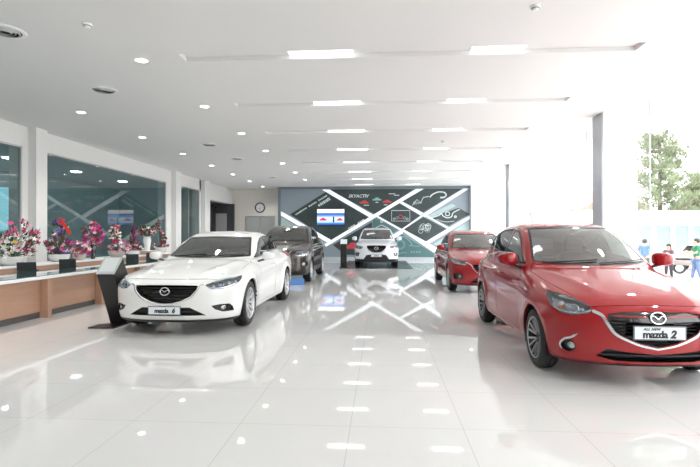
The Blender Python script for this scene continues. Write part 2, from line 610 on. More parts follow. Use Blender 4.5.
def downlight():
    t = thing('downlight', '', 'ceiling light')
    MB().lathe([(.085, 0), (.085, -.006), (.105, -.008), (.11, 0)], 28).build('trim_ring', M['white'], t, 40)
    MB().lathe([(0, -.004), (.086, -.004), (.086, -.001), (0, -.001)], 28).build('lamp', M['lampglow'], t)
    ld = bpy.data.lights.new('downlight_lamp', 'SPOT'); ld.energy = 108; ld.spot_size = R(140); ld.spot_blend = .6; ld.shadow_soft_size = .08; ld.color = (1, .985, .95)
    lo = bpy.data.objects.new('downlight_lamp', ld); C.objects.link(lo); lo.parent = t; lo.location = (0, 0, -.012)
    return t
d0 = downlight(); first = True
rows = {'row just left of the troughs': (-3.64, [1.8+2.6*k for k in range(9)]),
        'row nearest the left wall': (-6.48, [4.6+2.64*k for k in range(9)]),
        'row along the glass front': (4.23, [1.84+2.6*k for k in range(9)])}
for rn, (x, yy) in rows.items():
    for i, y in enumerate(yy):
        o = d0 if first else copy_tree(d0); first = False
        o.location = (x, y, HC)
        tag(o, 'round glowing downlight, %s in the %s' % (ordn[i], rn), 'ceiling light', 'round downlights')
# --- round air diffusers
M['dark'] = mat('dark_gap', (0.03, 0.03, 0.03), 0.8)
def vent():
    t = thing('air_diffuser', '', 'vent')
    MB().lathe([(0, -.001), (.20, -.001), (.20, -.003), (0, -.003)], 36).build('dark_throat', M['dark'], t)
    for r in (.06, .105, .15):
        MB().lathe([(r, -.022), (r+.022, -.008), (r+.024, -.008), (r+.004, -.026)], 36, closed=True).build('vane', M['alu'], t, 40)
    MB().lathe([(.185, -.002), (.19, -.014), (.235, -.010), (.245, 0)], 36).build('rim', M['white'], t, 40)
    return t
v0 = vent(); first = True
for i, (x, y) in enumerate([(-4.89, 5.88), (-5.07, 8.39), (-5.04, 13.65), (-5.0, 16.22), (-5.0, 21.6)]):
    o = v0 if first else copy_tree(v0); first = False
    o.location = (x, y, HC)
    tag(o, 'round white ceiling air diffuser with ring vanes, %s from the camera' % ordn[i], 'vent', 'round air diffusers')
for i, (x, y, w) in enumerate([(-3.69, 5.75, 'at the left near a downlight'), (1.79, 5.64, 'at the top middle of the view'), (1.75, 13.58, 'far off between two trough lights')]):
    t = thing('smoke_detector', 'small white smoke detector on the ceiling '+w, 'smoke detector', (x, y, HC), 0, 'smoke detectors')
    MB().lathe([(0, -.05), (.03, -.05), (.04, -.03), (.055, -.022), (.055, 0)], 24).build('housing', M['white'], t, 40)
    MB().lathe([(.041, -.034), (.046, -.030), (.046, -.024), (.041, -.024)], 24, closed=True).build('sensor_slot', M['dark'], t)

# --- left wall: piers, header, sills
b = MB()
b.box(XL-.35, XL, Y0, 22.6, 3.53, HC)                     # header over the glazing
b.box(XL-.35, XL, Y0, 19.3, 0, .60)                       # sill wall
b.box(XL-.35, XL, 4.6, 5.0, .60, 3.53); b.box(XL-.35, XL, 11.0, 11.75, .60, 3.53); b.box(XL-.35, XL, 18.75, 19.85, .60, 3.53)
b.box(XL-.35, XL, Y0, -2, .60, 3.53)
b.box(XL-.35, XL, 22.3, 23.15, 0, HC)
b.box(XL-.35, XL, 23.15, 27.4, 3.18, HC)
b.box(XL-.35, XL, 19.3, 19.85, 0, .60)
struct(b.build('wall_left', M['wall']))
for i, (y0, y1) in enumerate([(4.5, 5.0), (11.19, 11.58), (19.22, 19.72), (22.45, 23.15)]):
    struct(MB().box(XL-.05, -8.49, y0, y1, 0, HC, .004).build('column', M['wall']))
for i, (y0, y1, z0) in enumerate([(5.0, 11.0, .6), (11.75, 18.75, .6), (19.85, 22.3, 0)]):
    M['tint'] = M.get('tint') or glass_mat('tinted_wall_glass', (0.72, 0.80, 0.80), 0.0, 1.6, 0.03)
    w = struct(MB().box(XL-.05, XL-.035, y0, y1, z0, 3.53).build('window_%d' % (i+1), M['tint']))
    f = MB()
    f.box(XL-.08, XL-.01, y0, y0+.04, z0, 3.53); f.box(XL-.08, XL-.01, y1-.04, y1, z0, 3.53)
    f.box(XL-.08, XL-.01, y0+.04, y1-.04, 3.49, 3.53); f.box(XL-.08, XL-.01, y0+.04, y1-.04, z0, z0+.04)
    f.build('window_frame', M['alu'], w)
    if z0 > 0: MB().box(XL-.30, XL+.06, y0, y1, z0-.03, z0, .005).build('window_sill', M['white'], w)
    else:
        MB().box(XL-.07, XL-.02, (y0+y1)/2-.015, (y0+y1)/2+.015, .04, 3.49).build('mullion', M['alu'], w)
        MB().tube([(XL+.01, y1-.30, .9), (XL+.06, y1-.30, .93), (XL+.06, y1-.30, 1.25), (XL+.01, y1-.30, 1.28)], .012).build('handle', M['black'], w)
# the room behind the tinted glass
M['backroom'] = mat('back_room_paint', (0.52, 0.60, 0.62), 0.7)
b = MB()
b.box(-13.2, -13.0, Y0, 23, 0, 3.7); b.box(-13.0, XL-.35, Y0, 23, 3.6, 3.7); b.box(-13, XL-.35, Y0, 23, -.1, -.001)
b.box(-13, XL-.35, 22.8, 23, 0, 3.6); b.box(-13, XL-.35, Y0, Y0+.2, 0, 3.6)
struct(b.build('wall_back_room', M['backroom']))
for y in range(1, 22, 3): MB().box(-10.8, -10.55, y-.12, y+.12, 3.57, 3.6).build('added_light_panel', mat('added_room_glow', (1, 1, 1), emit=(.9, 1, 1), es=12.0), None)  # glowing panels added to brighten the room behind the glass
for o_ in C.objects:
    if o_.name.startswith('added_light_panel'): struct(o_)
M['daypane'] = mat('daylit_window', (0.3, 0.6, 0.7), emit=(0.35, 0.75, 0.85), es=0.7)
w = struct(MB().box(-12.98, -12.96, 14.9, 16.3, 1.5, 3.0).build('window_4', M['daypane']))
b = MB()
for k in range(14): b.box(-12.95, -12.93, 14.92, 16.28, 1.53+k*.105, 1.555+k*.105)
b.build('blind_slat', M['white'], w)['kind'] = 'stuff'

# --- niche with dark doors in the left wall, pale rear wall
M['nichedark'] = mat('niche_dark', (0.07, 0.075, 0.085), 0.4)
d = struct(MB().box(-9.9, -9.86, 23.1, 27.4, 0, 3.3).build('door_1', M['nichedark']))
d2 = struct(MB().box(-9.86, -8.56, 27.18, 27.34, 0, 3.18).build('door_2', M['nichedark']))
MB().box(-9.62, -8.98, 27.14, 27.18, 0, 2.62, .01).build('door_panel', mat('pale_door', (.42, .41, .41), .5), d2)
MB().tube([(-9.08, 27.14, 1.0), (-9.08, 27.09, 1.0), (-9.08, 27.09, 1.2), (-9.08, 27.14, 1.2)], .012).build('handle', M['chrome'], d2)
t = thing('round_sign', 'small round black sign above the pale door in the dark niche', 'sign', (-9.62, 27.17, 2.98))
MB().lathe([(0, -.03), (.15, -.03), (.16, -.02), (.16, 0), (0, 0)], 28, 'Y').build('sign_disc', M['black'], t, 40)
MB().lathe([(.10, -.034), (.115, -.034), (.115, -.031), (.10, -.031)], 28, 'Y', closed=True).build('sign_ring', M['alu'], t)
struct(MB().box(-9.9, XL-.35, 22.95, 23.1, 0, 3.3).box(-9.9, XL-.35, 23.1, 27.4, 3.18, 3.3).build('wall_niche', M['nichedark']))
struct(MB().box(-9.9, -5.3, 27.35, 27.6, 0, HC).build('wall_rear', M['beige']))
w = struct(MB().box(-7.85, -6.2, 27.31, 27.33, .1, 2.42).build('window_5', mat('grey_pane', (.42, .44, .43), .2)))
f = MB()
for x in (-7.87, -7.03, -6.2): f.box(x-.03, x+.03, 27.28, 27.345, 0, 2.48)
f.box(-7.84, -6.2, 27.28, 27.345, 2.42, 2.48); f.build('window_frame', M['alu'], w)
t = thing('wall_clock', 'round black-rimmed clock on the pale rear wall', 'clock', (-7.05, 27.35, 2.97))
MB().lathe([(.24, 0), (.24, -.05), (.27, -.06), (.30, -.04), (.30, 0)], 40, 'Y').build('rim', M['black'], t, 40)
MB().lathe([(0, -.02), (.245, -.02), (.245, 0), (0, 0)], 40, 'Y').build('dial', M['white'], t)
b = MB()
for k in range(12):
    a = k*math.pi/6; b.box(-.006, .006, -.026, -.021, .18, .225, mtx=Matrix.Rotation(a, 4, 'Y'))
b.build('hour_mark', M['black'], t)
MB().box(-.01, .01, -.032, -.028, -.02, .12, mtx=Matrix.Rotation(R(-150), 4, 'Y')).build('hour_hand', M['black'], t)
MB().box(-.007, .007, -.038, -.034, -.02, .19, mtx=Matrix.Rotation(R(168), 4, 'Y')).build('minute_hand', M['black'], t)

# --- display wall and its frame
M['dispbase'] = mat('display_base', (0.30, 0.36, 0.42), 0.45)
struct(MB().box(-5.68, 4.92, BY, 27.4, 0, HC).build('wall_back', M['dispbase']))
M['framegrey'] = mat('frame_grey', (0.20, 0.23, 0.27), 0.4, 0.3)
b = MB(); b.box(-5.70, -5.56, BY-.06, BY, 0, HC); b.box(4.82, 4.94, BY-.06, BY, 0, HC); b.box(-5.56, 4.82, BY-.06, BY, 3.90, HC)
struct(b.build('trim_1', M['framegrey']))
struct(MB().box(-5.56, 4.82, BY-.03, BY, 0, .16).build('baseboard_back', mat('skirting', (.55, .60, .64), .4)))

# --- right side: columns and glass front
for i, y in enumerate([-4.45, 3.05, 10.6, 18.14, 25.68]):
    c = struct(MB().box(4.80, 5.50, y, y+.5, 0, HC, .004).build('column', M['white']))
    MB().box(4.775, 4.80, y+.02, y+.48, 0, HC-.02).build('side_cladding', M['greyclad'], c)
M['facade'] = glass_mat('facade_glass', (0.97, 0.98, 0.98), 0.0, 1.45)
M['joint'] = mat('glass_joint', (0.45, 0.5, 0.5), 0.4)
bays = [(Y0+.1, -4.45), (-3.95, 3.05), (3.55, 10.6), (11.1, 18.14), (18.64, 25.68), (26.18, 27.35)]
n = 6
for (a, bb) in bays:
    w = struct(MB().box(XR, XR+.012, a, bb, .06, HC).build('window_%d' % n, M['facade'])); n += 1
    MB().box(XR-.03, XR+.04, a, bb, 0, .06).build('bottom_rail', M['alu'], w)
    y = a+1.55
    while y < bb-.5:
        MB().box(XR-.006, XR+.018, y-.008, y+.008, .06, HC).build('joint', M['joint'], w); y += 1.55
struct(MB().box(XL-.4, XR, Y0-.2, Y0, 0, HC).build('wall_front', mat('front_wall_grey', (.42, .42, .41), .6)))
# recessed edge where the ceiling meets the glass
struct(MB().box(XR+.5, XR+.6, Y0, 27.5, HC, HC+1.0).build('trim_2', M['white']))

# =================================================================== display wall graphics
M['slate'] = noise_tint(mat('slate_print', (0.045, 0.065, 0.068), 0.35), (.040, .058, .060), (.055, .078, .080), 2.0)
M['teal'] = mat('teal_print', (0.10, 0.20, 0.21), 0.35)
M['palepanel'] = mat('pale_panel', (0.45, 0.58, 0.60), 0.4)
M['ledstrip'] = mat('light_strip', (0.7, 0.72, 0.74), 0.4, emit=(0.9, 0.96, 1.0), es=0.45)
M['art'] = mat('art_white', (0.75, 0.85, 0.86), 0.4)
M['artteal'] = mat('art_teal', (0.25, 0.55, 0.56), 0.4)
M['artred'] = mat('art_red', (0.70, 0.08, 0.10), 0.4)
def wp(pts, y0, d): return MB().poly([(x, y0, z) for x, z in pts], (0, d, 0))
panels = {
 'D1': ([(-5.03, 2.51), (-3.05, 3.74), (-0.55, 2.27), (-2.69, 1.04)], 'slate', 'dark slate diamond panel behind the television'),
 'D2': ([(-2.85, 3.88), (1.82, 3.88), (-0.27, 2.47)], 'slate', 'dark triangular panel with the large white wordmark and three small cars'),
 'D3': ([(2.39, 3.88), (4.40, 3.88), (2.28, 2.59), (1.14, 3.24)], 'slate', 'dark diamond panel with a white robot arm drawing at the upper right'),
 'D4': ([(0.98, 3.12), (2.17, 2.4), (1.14, 1.72), (-0.11, 2.41)], 'slate', 'dark diamond panel with a framed row of gauges'),
 'D5': ([(2.28, 2.35), (3.52, 1.7), (2.44, 1.04), (1.25, 1.67)], 'slate', 'dark diamond panel with a pale engine drawing'),
 'D6': ([(4.20, 2.84), (4.78, 2.50), (3.68, 1.86), (2.66, 2.32)], 'slate', 'dark diamond panel with a curved white headlight drawing'),
 'D7': ([(0.35, 1.12), (1.03, 1.48), (2.87, 0.36), (2.87, 0.17), (0.35, 0.17)], 'teal', 'dark teal panel with a dashboard drawing low behind the white car'),
 'D8': ([(-2.64, 0.82), (-0.49, 2.08), (-0.49, 0.22), (-1.98, 0.30)], 'slate', 'dark panel with a small red car picture behind the slim black kiosk'),
 'D9': ([(-0.44, 2.19), (-0.27, 2.30), (0.93, 1.64), (0.49, 1.37), (-0.49, 1.45)], 'teal', 'teal panel with a small dial picture above the white car roof'),
 'P1': ([(2.36, 2.34), (3.84, 3.07), (4.06, 2.94), (2.66, 2.23)], 'palepanel', 'narrow pale teal slanting panel above the headlight drawing'),
 'P2': ([(4.80, 2.21), (4.80, 1.53), (3.46, 0.72), (2.85, 0.85)], 'palepanel', 'pale teal panel at the right end beneath the lowest light strip'),
 'P3': ([(-5.54, 2.37), (-5.54, 1.2), (-3.2, .75), (-2.9, .85)], 'palepanel', 'pale teal triangular panel at the left end below the light strip'),
}
PN = {}
WG = thing('wall_graphic', 'dark diamond-patterned graphic with white light strips covering the far display wall', 'wall graphic', (0, 0, 0))
for k, (pts, m_, lab) in panels.items():
    o = wp(pts, BY-.0205, .0195).build('graphic_panel', M[m_], WG); o['label'] = lab; PN[k] = o
strips = [
 ([(-3.26, 3.88), (-2.83, 3.88), (-0.27, 2.38), (-0.50, 2.27)], 'thick white light strip falling from the top left towards the middle of the display wall'),
 ([(-0.27, 2.38), (-0.16, 2.40), (1.14, 1.68), (1.03, 1.63)], 'thin white light strip falling under the framed gauges'),
 ([(1.09, 1.64), (1.25, 1.66), (3.25, 0.55), (2.87, 0.42)], 'white light strip falling behind the far red car'),
 ([(1.92, 3.88), (2.30, 3.88), (-3.03, 0.72), (-3.11, 0.87)], 'longest white light strip crossing the display wall from upper middle to lower left'),
 ([(4.46, 3.88), (4.74, 3.88), (2.36, 2.35), (2.20, 2.47)], 'white light strip rising to the upper right corner of the display wall'),
 ([(2.20, 2.45), (2.27, 2.39), (1.17, 1.63), (1.12, 1.69)], 'thin white light strip between the gauges panel and the engine drawing'),
 ([(1.12, 1.67), (1.20, 1.48), (0.65, 1.15), (0.65, 1.37)], 'short white light strip beside the right mirror of the white car'),
 ([(0.93, 3.17), (1.04, 3.24), (2.36, 2.53), (2.22, 2.40)], 'white light strip below the robot arm panel'),
 ([(2.31, 2.44), (2.39, 2.50), (3.65, 1.78), (3.60, 1.71)], 'thin white light strip above the engine drawing falling right'),
 ([(4.80, 2.43), (4.80, 2.24), (2.55, 0.88), (2.42, 0.99)], 'white light strip rising right above the far red car roof'),
 ([(-5.54, 2.69), (-5.54, 2.45), (-2.86, 0.90), (-2.64, 1.04)], 'white light strip at the left end falling behind the dark car'),
]
for i, (pts, lab) in enumerate(strips):
    lay = {3: 1, 2: 0, 9: 1, 5: 2, 4: 0, 7: 2, 8: 3, 6: 3, 1: 2}.get(i, 0)
    o = wp(pts, BY-.021-.008*(lay+1), .0075).build('light_strip', M['ledstrip'], WG); o['label'] = lab
# television
t = thing('television', 'wall television showing a blue and white stage picture with red cars', 'television', (-2.76, BY-.022, 2.36))
MB().box(-.78, .78, -.06, 0, -.46, .46, .008).build('casing', M['black'], t)
def tvpic():
    m = bpy.data.materials.new('tv_picture'); m.use_nodes = True; nt = m.node_tree
    b_ = nt.nodes['Principled BSDF']; b_.inputs['Base Color'].default_value = (0, 0, 0, 1); b_.inputs['Roughness'].default_value = .2
    tc = nt.nodes.new('ShaderNodeTexCoord'); sp = nt.nodes.new('ShaderNodeSeparateXYZ'); nt.links.new(tc.outputs['Generated'], sp.inputs[0])
    rp = nt.nodes.new('ShaderNodeValToRGB'); rp.color_ramp.interpolation = 'LINEAR'
    el = rp.color_ramp.elements
    st = [(0, (.02, .10, .45)), (.1, (.03, .2, .7)), (.17, (.45, .65, .95)), (.45, (.7, .85, 1)), (.56, (.15, .35, .8)), (.70, (.02, .06, .4)), (.745, (.03, .15, .5)), (.76, (1, 1, 1)), (1, (1, 1, 1))]
    el[0].position, el[0].color = st[0][0], (*st[0][1], 1); el[1].position, el[1].color = st[-1][0], (*st[-1][1], 1)
    for p_, c_ in st[1:-1]: e = el.new(p_); e.color = (*c_, 1)
    nt.links.new(sp.outputs['Z'], rp.inputs[0]); nt.links.new(rp.outputs[0], b_.inputs['Emission Color']); b_.inputs['Emission Strength'].default_value = 1.1
    return m
sn = MB().box(-.75, .75, -.066, -.061, -.43, .43).build('screen', tvpic(), t)
M['scrred'] = mat('screen_red', (.6, .02, .08), emit=(.7, .03, .12), es=.6); M['scrblack'] = mat('screen_dark', (.01, .01, .04))
def carico(w, h):   # a small car side outline
    return [(-w, 0), (-w, h*.45), (-w*.6, h*.55), (-w*.25, h), (w*.35, h), (w*.65, h*.55), (w, h*.4), (w, 0)]
MB().poly([(x-.42, -.069, z-.2) for x, z in carico(.2, .16)], (0, .002, 0)).build('car_picture', M['scrred'], sn)
MB().poly([(x+.50, -.069, z-.2) for x, z in carico(.17, .14)], (0, .002, 0)).build('car_picture', M['scrred'], sn)
MB().box(.12, .20, -.069, -.067, -.30, .02).build('presenter_picture', M['scrblack'], sn)

# printed art on the panels
def wtext(s_, size, x, z, m_, parent, ang=0.0, shear=0.3, bold=0.003):
    me = text_mesh(s_, size, .002, shear, bold)
    o = obj('lettering', me, m_, parent); o.rotation_euler = (R(90), -ang, 0); o.location = (x, BY-.024, z); return o
wtext('SKYACTIV', .24, -1.24, 3.50, M['art'], PN['D2'], bold=.005)
def ico(x, z, m_, w=.24, h=.16):
    MB().poly([(x+a, BY-.024, z+c) for a, c in carico(w, h)], (0, .003, 0)).build('car_picture', m_, PN['D2'])
ico(-.93, 3.10, M['artred']); ico(-.22, 3.26, M['artteal']); ico(.33, 3.14, M['artred'])
b = MB()
for x, z, w in ((-.80, 3.0, .14), (-.22, 3.16, .08), (.25, 3.02, .1), (.60, 3.62, .18), (.85, 3.54, .14)): b.box(x-w, x+w, BY-.024, BY-.021, z-.02, z+.02)
b.build('caption', M['art'], PN['D2'])
# slogan lines parallel to the panel edge: broken white bars
def slog(x0, z0, x1, z1, h, parent, seed, fill=.8):
    r_ = random.Random(seed); L = math.hypot(x1-x0, z1-z0); a = math.atan2(z1-z0, x1-x0); b = MB(); s_ = 0
    while s_ < L-.05:
        w = r_.uniform(.04, .10)
        if r_.random() < fill: b.box(0, w, -.002, 0, -h/2*r_.uniform(.6, 1), h/2*r_.uniform(.6, 1), mtx=Matrix.Translation((x0+s_*math.cos(a), BY-.022, z0+s_*math.sin(a))) @ Matrix.Rotation(-a, 4, 'Y'))
        s_ += w+r_.uniform(.012, .03)
    b.build('slogan_line', M['art'], parent)
slog(-4.72, 2.50, -2.95, 3.56, .10, PN['D1'], 1, .9); slog(-3.45, 2.98, -2.75, 3.42, .20, PN['D1'], 2, .95); slog(-1.80, 1.72, -.85, 2.27, .08, PN['D1'], 3, .85)
# robot arm
b = MB(); yb = BY-.026
b.tube([(1.75, yb, 3.05), (1.95, yb, 3.30), (2.15, yb, 3.12), (2.3, yb, 3.42), (2.6, yb, 3.46)], .022, 6)
b.tube([(p[0], yb, p[1]) for p in curve2([(2.65, 3.42), (2.8, 3.58), (3.1, 3.70), (3.4, 3.68), (3.52, 3.55), (3.42, 3.42), (3.2, 3.40)], 5)], [.04]*26+[.05]*5, 6)
for k in range(5): b.tube([(1.7+.1*k, yb, 2.98+.03*k), (1.82+.1*k, yb, 3.2-.02*k)], .012, 5)
b.build('robot_arm_drawing', M['art'], PN['D3'], 60)
# framed gauges
b = MB()
b.box(.57, 1.58, yb, yb+.006, 2.69, 2.72); b.box(.57, 1.58, yb, yb+.006, 2.12, 2.14); b.box(.57, .59, yb, yb+.006, 2.14, 2.69); b.box(1.56, 1.58, yb, yb+.006, 2.14, 2.69)
b.build('picture_frame_line', M['art'], PN['D4'])
for x, z, r_, m_ in ((.72, 2.25, .06, 'art'), (.87, 2.30, .08, 'artteal'), (1.07, 2.36, .12, 'artred'), (1.28, 2.30, .08, 'artteal'), (1.43, 2.25, .06, 'art')):
    MB().lathe([(r_, 0), (r_, -.006), (r_*.7, -.006), (r_*.7, 0)], 24, 'Y', (x, yb+.006, z), True).build('gauge_drawing', M[m_], PN['D4'])
# engine drawing: nested loops
b = MB()
for k in range(9):
    r_ = random.Random(k+20); cx, cz, rr = 2.35+r_.uniform(-.25, .25), 1.70+r_.uniform(-.16, .16), r_.uniform(.06, .17)
    b.lathe([(rr, 0), (rr, -.004), (rr*.86, -.004), (rr*.86, 0)], 18, 'Y', (cx, yb+.005, cz), True)
b.box(2.45, 2.62, yb, yb+.004, 1.88, 1.93)
b.build('engine_drawing', M['art'], PN['D5'])
# headlight drawing
b = MB()
b.tube([(p[0], yb, p[1]) for p in curve2([(2.72, 2.30), (3.1, 2.42), (3.28, 2.52), (3.36, 2.40), (3.6, 2.30), (3.82, 2.38), (3.9, 2.58), (4.25, 2.76)], 5)], .03, 6)
b.tube([(p[0], yb, p[1]) for p in curve2([(3.0, 2.22), (3.3, 2.12), (3.6, 2.08), (3.95, 2.12)], 5)], .014, 6)
b.lathe([(.13, 0), (.13, -.005), (.09, -.005), (.09, 0)], 20, 'Y', (3.6, yb+.005, 2.52), True)
b.lathe([(.07, 0), (.07, -.005), (.03, -.005), (.03, 0)], 20, 'Y', (4.02, yb+.005, 2.36), True)
b.build('headlight_drawing', M['art'], PN['D6'], 60)
# dashboard drawing
b = MB()
for rr in (.26, .21): b.lathe([(rr, 0), (rr, -.005), (rr-.02, -.005), (rr-.02, 0)], 24, 'Y', (1.05, yb+.005, .85), True)
b.tube([(p[0], yb, p[1]) for p in curve2([(.8, 1.25), (1.2, 1.28), (1.55, 1.05), (1.7, .8)], 5)], .02, 6)
for k in range(4): b.lathe([(.05, 0), (.05, -.005), (.03, -.005), (.03, 0)], 14, 'Y', (1.65+.15*k, yb+.005, .45), True)
b.tube([(1.5, yb, .8), (2.1, yb, .74)], .014, 6); b.tube([(.9, yb, .32), (1.2, yb, .42), (1.4, yb, .38)], .014, 6)
b.build('dashboard_drawing', M['artteal'], PN['D7'], 60)
MB().poly([(-1.55+a, BY-.024, .62+c) for a, c in carico(.42, .34)], (0, .003, 0)).build('car_picture', M['artred'], PN['D8'])
b = MB(); b.tube([(-.3, yb, 1.75), (.0, yb, 1.92), (.4, yb, 1.75)], .02, 6); b.lathe([(.07, 0), (.07, -.005), (.04, -.005), (.04, 0)], 14, 'Y', (.03, yb+.005, 2.1), True)
b.build('dial_drawing', M['art'], PN['D9'])
# =================================================================== the street outside
M['pave'] = noise_tint(mat('pavement', (.6, .59, .57), .8), (.56, .55, .53), (.64, .63, .61), 1.2)
struct(MB().box(-60, 90, -60, 120, -.62, -.5).build('pavement', M['pave']))
struct(MB().box(XR+.1, XR+1.6, Y0, 27.4, -.5, -.17).build('entrance_step', M['pave']))
M['shopwhite'] = mat('shop_white', (.75, .76, .76), .6)
M['shopglass'] = mat('shop_glass', (.24, .33, .34), .2)
M['trunk'] = mat('bark', (.12, .09, .07), .9)
M['leafhaze'] = noise_tint(mat('tree_leaves', (.17, .20, .12), .8), (.14, .18, .10), (.24, .28, .17), 1.5)  # leaf colour lightened to imitate the washed-out glare through the glass
M['pinkwall'] = mat('pale_pink_wall', (.72, .62, .58), .8)
M['rooftile'] = mat('roof_tile', (.45, .25, .2), .8)

# low shop with glass doors
t = thing('shop_building', 'low white shop with a row of glass doors across the street', 'building', (16, 29, -.5))
MB().box(-4.2, 3.6, 0, 4, 2.75, 3.3).box(-4.2, 3.6, -.5, 0, 2.75, 2.95).build('fascia', M['shopwhite'], t)
b = MB().box(-4.2, 3.6, .5, 4, 0, 2.75); b.build('wall', M['shopwhite'], t)
for k in range(7):
    x = -3.9+k*1.05
    f = MB(); f.box(x, x+.06, .38, .5, 0, 2.5); f.box(x+.86, x+.92, .38, .5, 0, 2.5); f.box(x+.06, x+.86, .38, .5, 2.42, 2.5); f.box(x+.06, x+.86, .38, .5, 0, .1); f.box(x+.06, x+.86, .38, .5, 1.0, 1.05)
    g = f.build('door_frame', M['shopwhite'], t)
    MB().box(x+.06, x+.86, .44, .46, .1, 2.42).build('door_glass', M['shopglass'], g)
MB().box(-4.2, 3.6, -.52, -.50, 2.80, 2.84).build('fascia_line', M['alu'], t)
for x in (-4.1, -.3, 3.45): MB().tube([(x, -.42, 0), (x, -.42, 2.76)], .05, 10).build('post', M['shopwhite'], t, 50)

# the tree behind the shop
def tree(name, label, loc, h, crown, seed, n=150):
    t = thing(name, label, 'tree', loc)
    r_ = random.Random(seed); b = MB()
    b.tube([(0, 0, 0), (.08, .05, h*.3), (-.05, 0, h*.6), (.05, 0, h*.95)], [.24, .18, .11, .03], 10)
    tips = []
    for k in range(70):
        z = h*(.26+.70*(k/70)); a = r_.uniform(0, 6.28); L = crown(z/h)*r_.uniform(.6, 1.05)
        p0 = Vector((0, 0, z)); p1 = p0+Vector((math.cos(a)*L*.55, math.sin(a)*L*.55, L*.12)); p2 = p0+Vector((math.cos(a)*L, math.sin(a)*L, L*.42))
        b.tube([p0, p1, p2], [.05, .03, .012], 5)
        for q in range(5): tips.append(p0.lerp(p1, .6).lerp(p2, q/4)+Vector((r_.uniform(-.2, .2), r_.uniform(-.2, .2), r_.uniform(-.1, .2))))
    b.build('trunk', M['trunk'], t, 60)
    lf = bmesh.new()
    for c in tips:
        for k in range(44):
            d = Vector((r_.gauss(0, 1), r_.gauss(0, 1), r_.gauss(.5, 1))).normalized()
            p = c+d*r_.uniform(.05, .38); s_ = r_.uniform(.10, .20); w = d.cross(Vector((r_.random(), r_.random(), r_.random()))).normalized()*s_*.22
            a_, b_, c_ = lf.verts.new(p-w), lf.verts.new(p+w), lf.verts.new(p+d*s_+Vector((0, 0, s_*.6)))
            lf.faces.new((a_, b_, c_))
    me = bpy.data.meshes.new('leaves'); lf.to_mesh(me); lf.free()
    obj('foliage', me, M['leafhaze'], t)
    return t
tree('feathery_tree', 'tall feathery green tree rising behind the low shop', (20.0, 35.5, -.5), 9.2, lambda f: 3.1*(1-f)**.6+.35, 3)
tree('feathery_tree', 'shorter rounded tree at the right behind the low shop', (26.6, 41.5, -.5), 6.8, lambda f: 2.2*(1-f)**.5+.3, 5)

# house far off
t = thing('house', 'pale pink house with a tiled gable seen between the columns', 'house', (19.5, 42, -.5))
MB().box(-2, 3, 0, 5, 0, 4.2).build('wall', M['pinkwall'], t)
MB().poly([(-2.4, -.3, 4.1), (3.4, -.3, 4.1), (.5, -.3, 5.9)], (0, 5.6, 0)).build('roof', M['rooftile'], t)
for x, z in ((-1.2, 2.9), (0, 2.9), (1.3, 2.9), (-1.2, .9), (1.3, .9)):
    w = MB().box(x-.40, x+.40, -.06, 0, z-.5, z+.5).build('window', M['shopwhite'], t)
    MB().box(x-.33, x+.33, -.075, -.061, z-.43, z+.43).build('pane', M['dark'], w)
t = thing('street_lamp', 'slim street lamp beyond the second column', 'street lamp', (10.6, 30, -.5))
MB().tube([(0, 0, 0), (0, 0, 4.6), (-.25, 0, 5.1), (-.9, 0, 5.25)], [.07, .05, .04, .03], 8).build('pole', M['alu'], t, 50)
MB().box(-1.35, -.85, -.1, .1, 5.2, 5.28, .03).build('lamp_head', M['alu'], t)

# small white car far off
t = thing('parked_car', 'small white car parked far off outside near the shop', 'car', (22.2, 34.8-8, -.5), R(8))
t.location = (17.1, 25.6, -.5)
b = MB(); prof = [(-.75, 1.9, .25), (-.80, 1.9, .8), (-.62, 1.2, .95), (-.5, .6, 1.40), (.5, .6, 1.40), (.62, 1.2, .95), (.80, 1.9, .8), (.75, 1.9, .25)]
side = [(-1.75, .28), (-1.8, .65), (-1.7, .82), (-.95, .95), (-.45, 1.38), (.9, 1.42), (1.5, .98), (1.75, .9), (1.8, .3)]
b.poly([(-.76, y, z) for y, z in side], (1.52, 0, 0)); bb = b.bm
bmesh.ops.bevel(bb, geom=[e for e in bb.edges if abs(e.verts[0].co.x) > .7 and abs(e.verts[1].co.x) > .7 and (e.verts[0].co.x*e.verts[1].co.x) > 0], offset=.10, segments=3, affect='EDGES')
b.build('body', M['shopwhite'], t, 40)
MB().poly([(-.62, -.955, .99), (.62, -.955, .99), (.55, -.50, 1.36), (-.55, -.50, 1.36)], (0, -.02, .01)).build('windscreen', M['blackgloss'], t)
for sx in (-1, 1):
    MB().poly([(sx*.765, -.75, .98), (sx*.765, -.38, 1.30), (sx*.765, .85, 1.33), (sx*.765, 1.2, 1.0)], (sx*.01, 0, 0)).build('side_window', M['blackgloss'], t)
    MB().box(sx*.55-.14, sx*.55+.14, -1.83, -1.78, .62, .76, .02).build('headlight', M['lampinner'], t)
    for y in (-1.15, 1.15): MB().lathe([(0, -.09), (.29, -.09), (.31, -.05), (.31, .05), (.29, .09), (0, .09)], 24, 'X', (sx*.70, y, .31)).build('wheel', M['rubber'], t, 40)
MB().box(-.4, .4, -1.83, -1.79, .38, .55, .01).build('grille', M['black'], t)

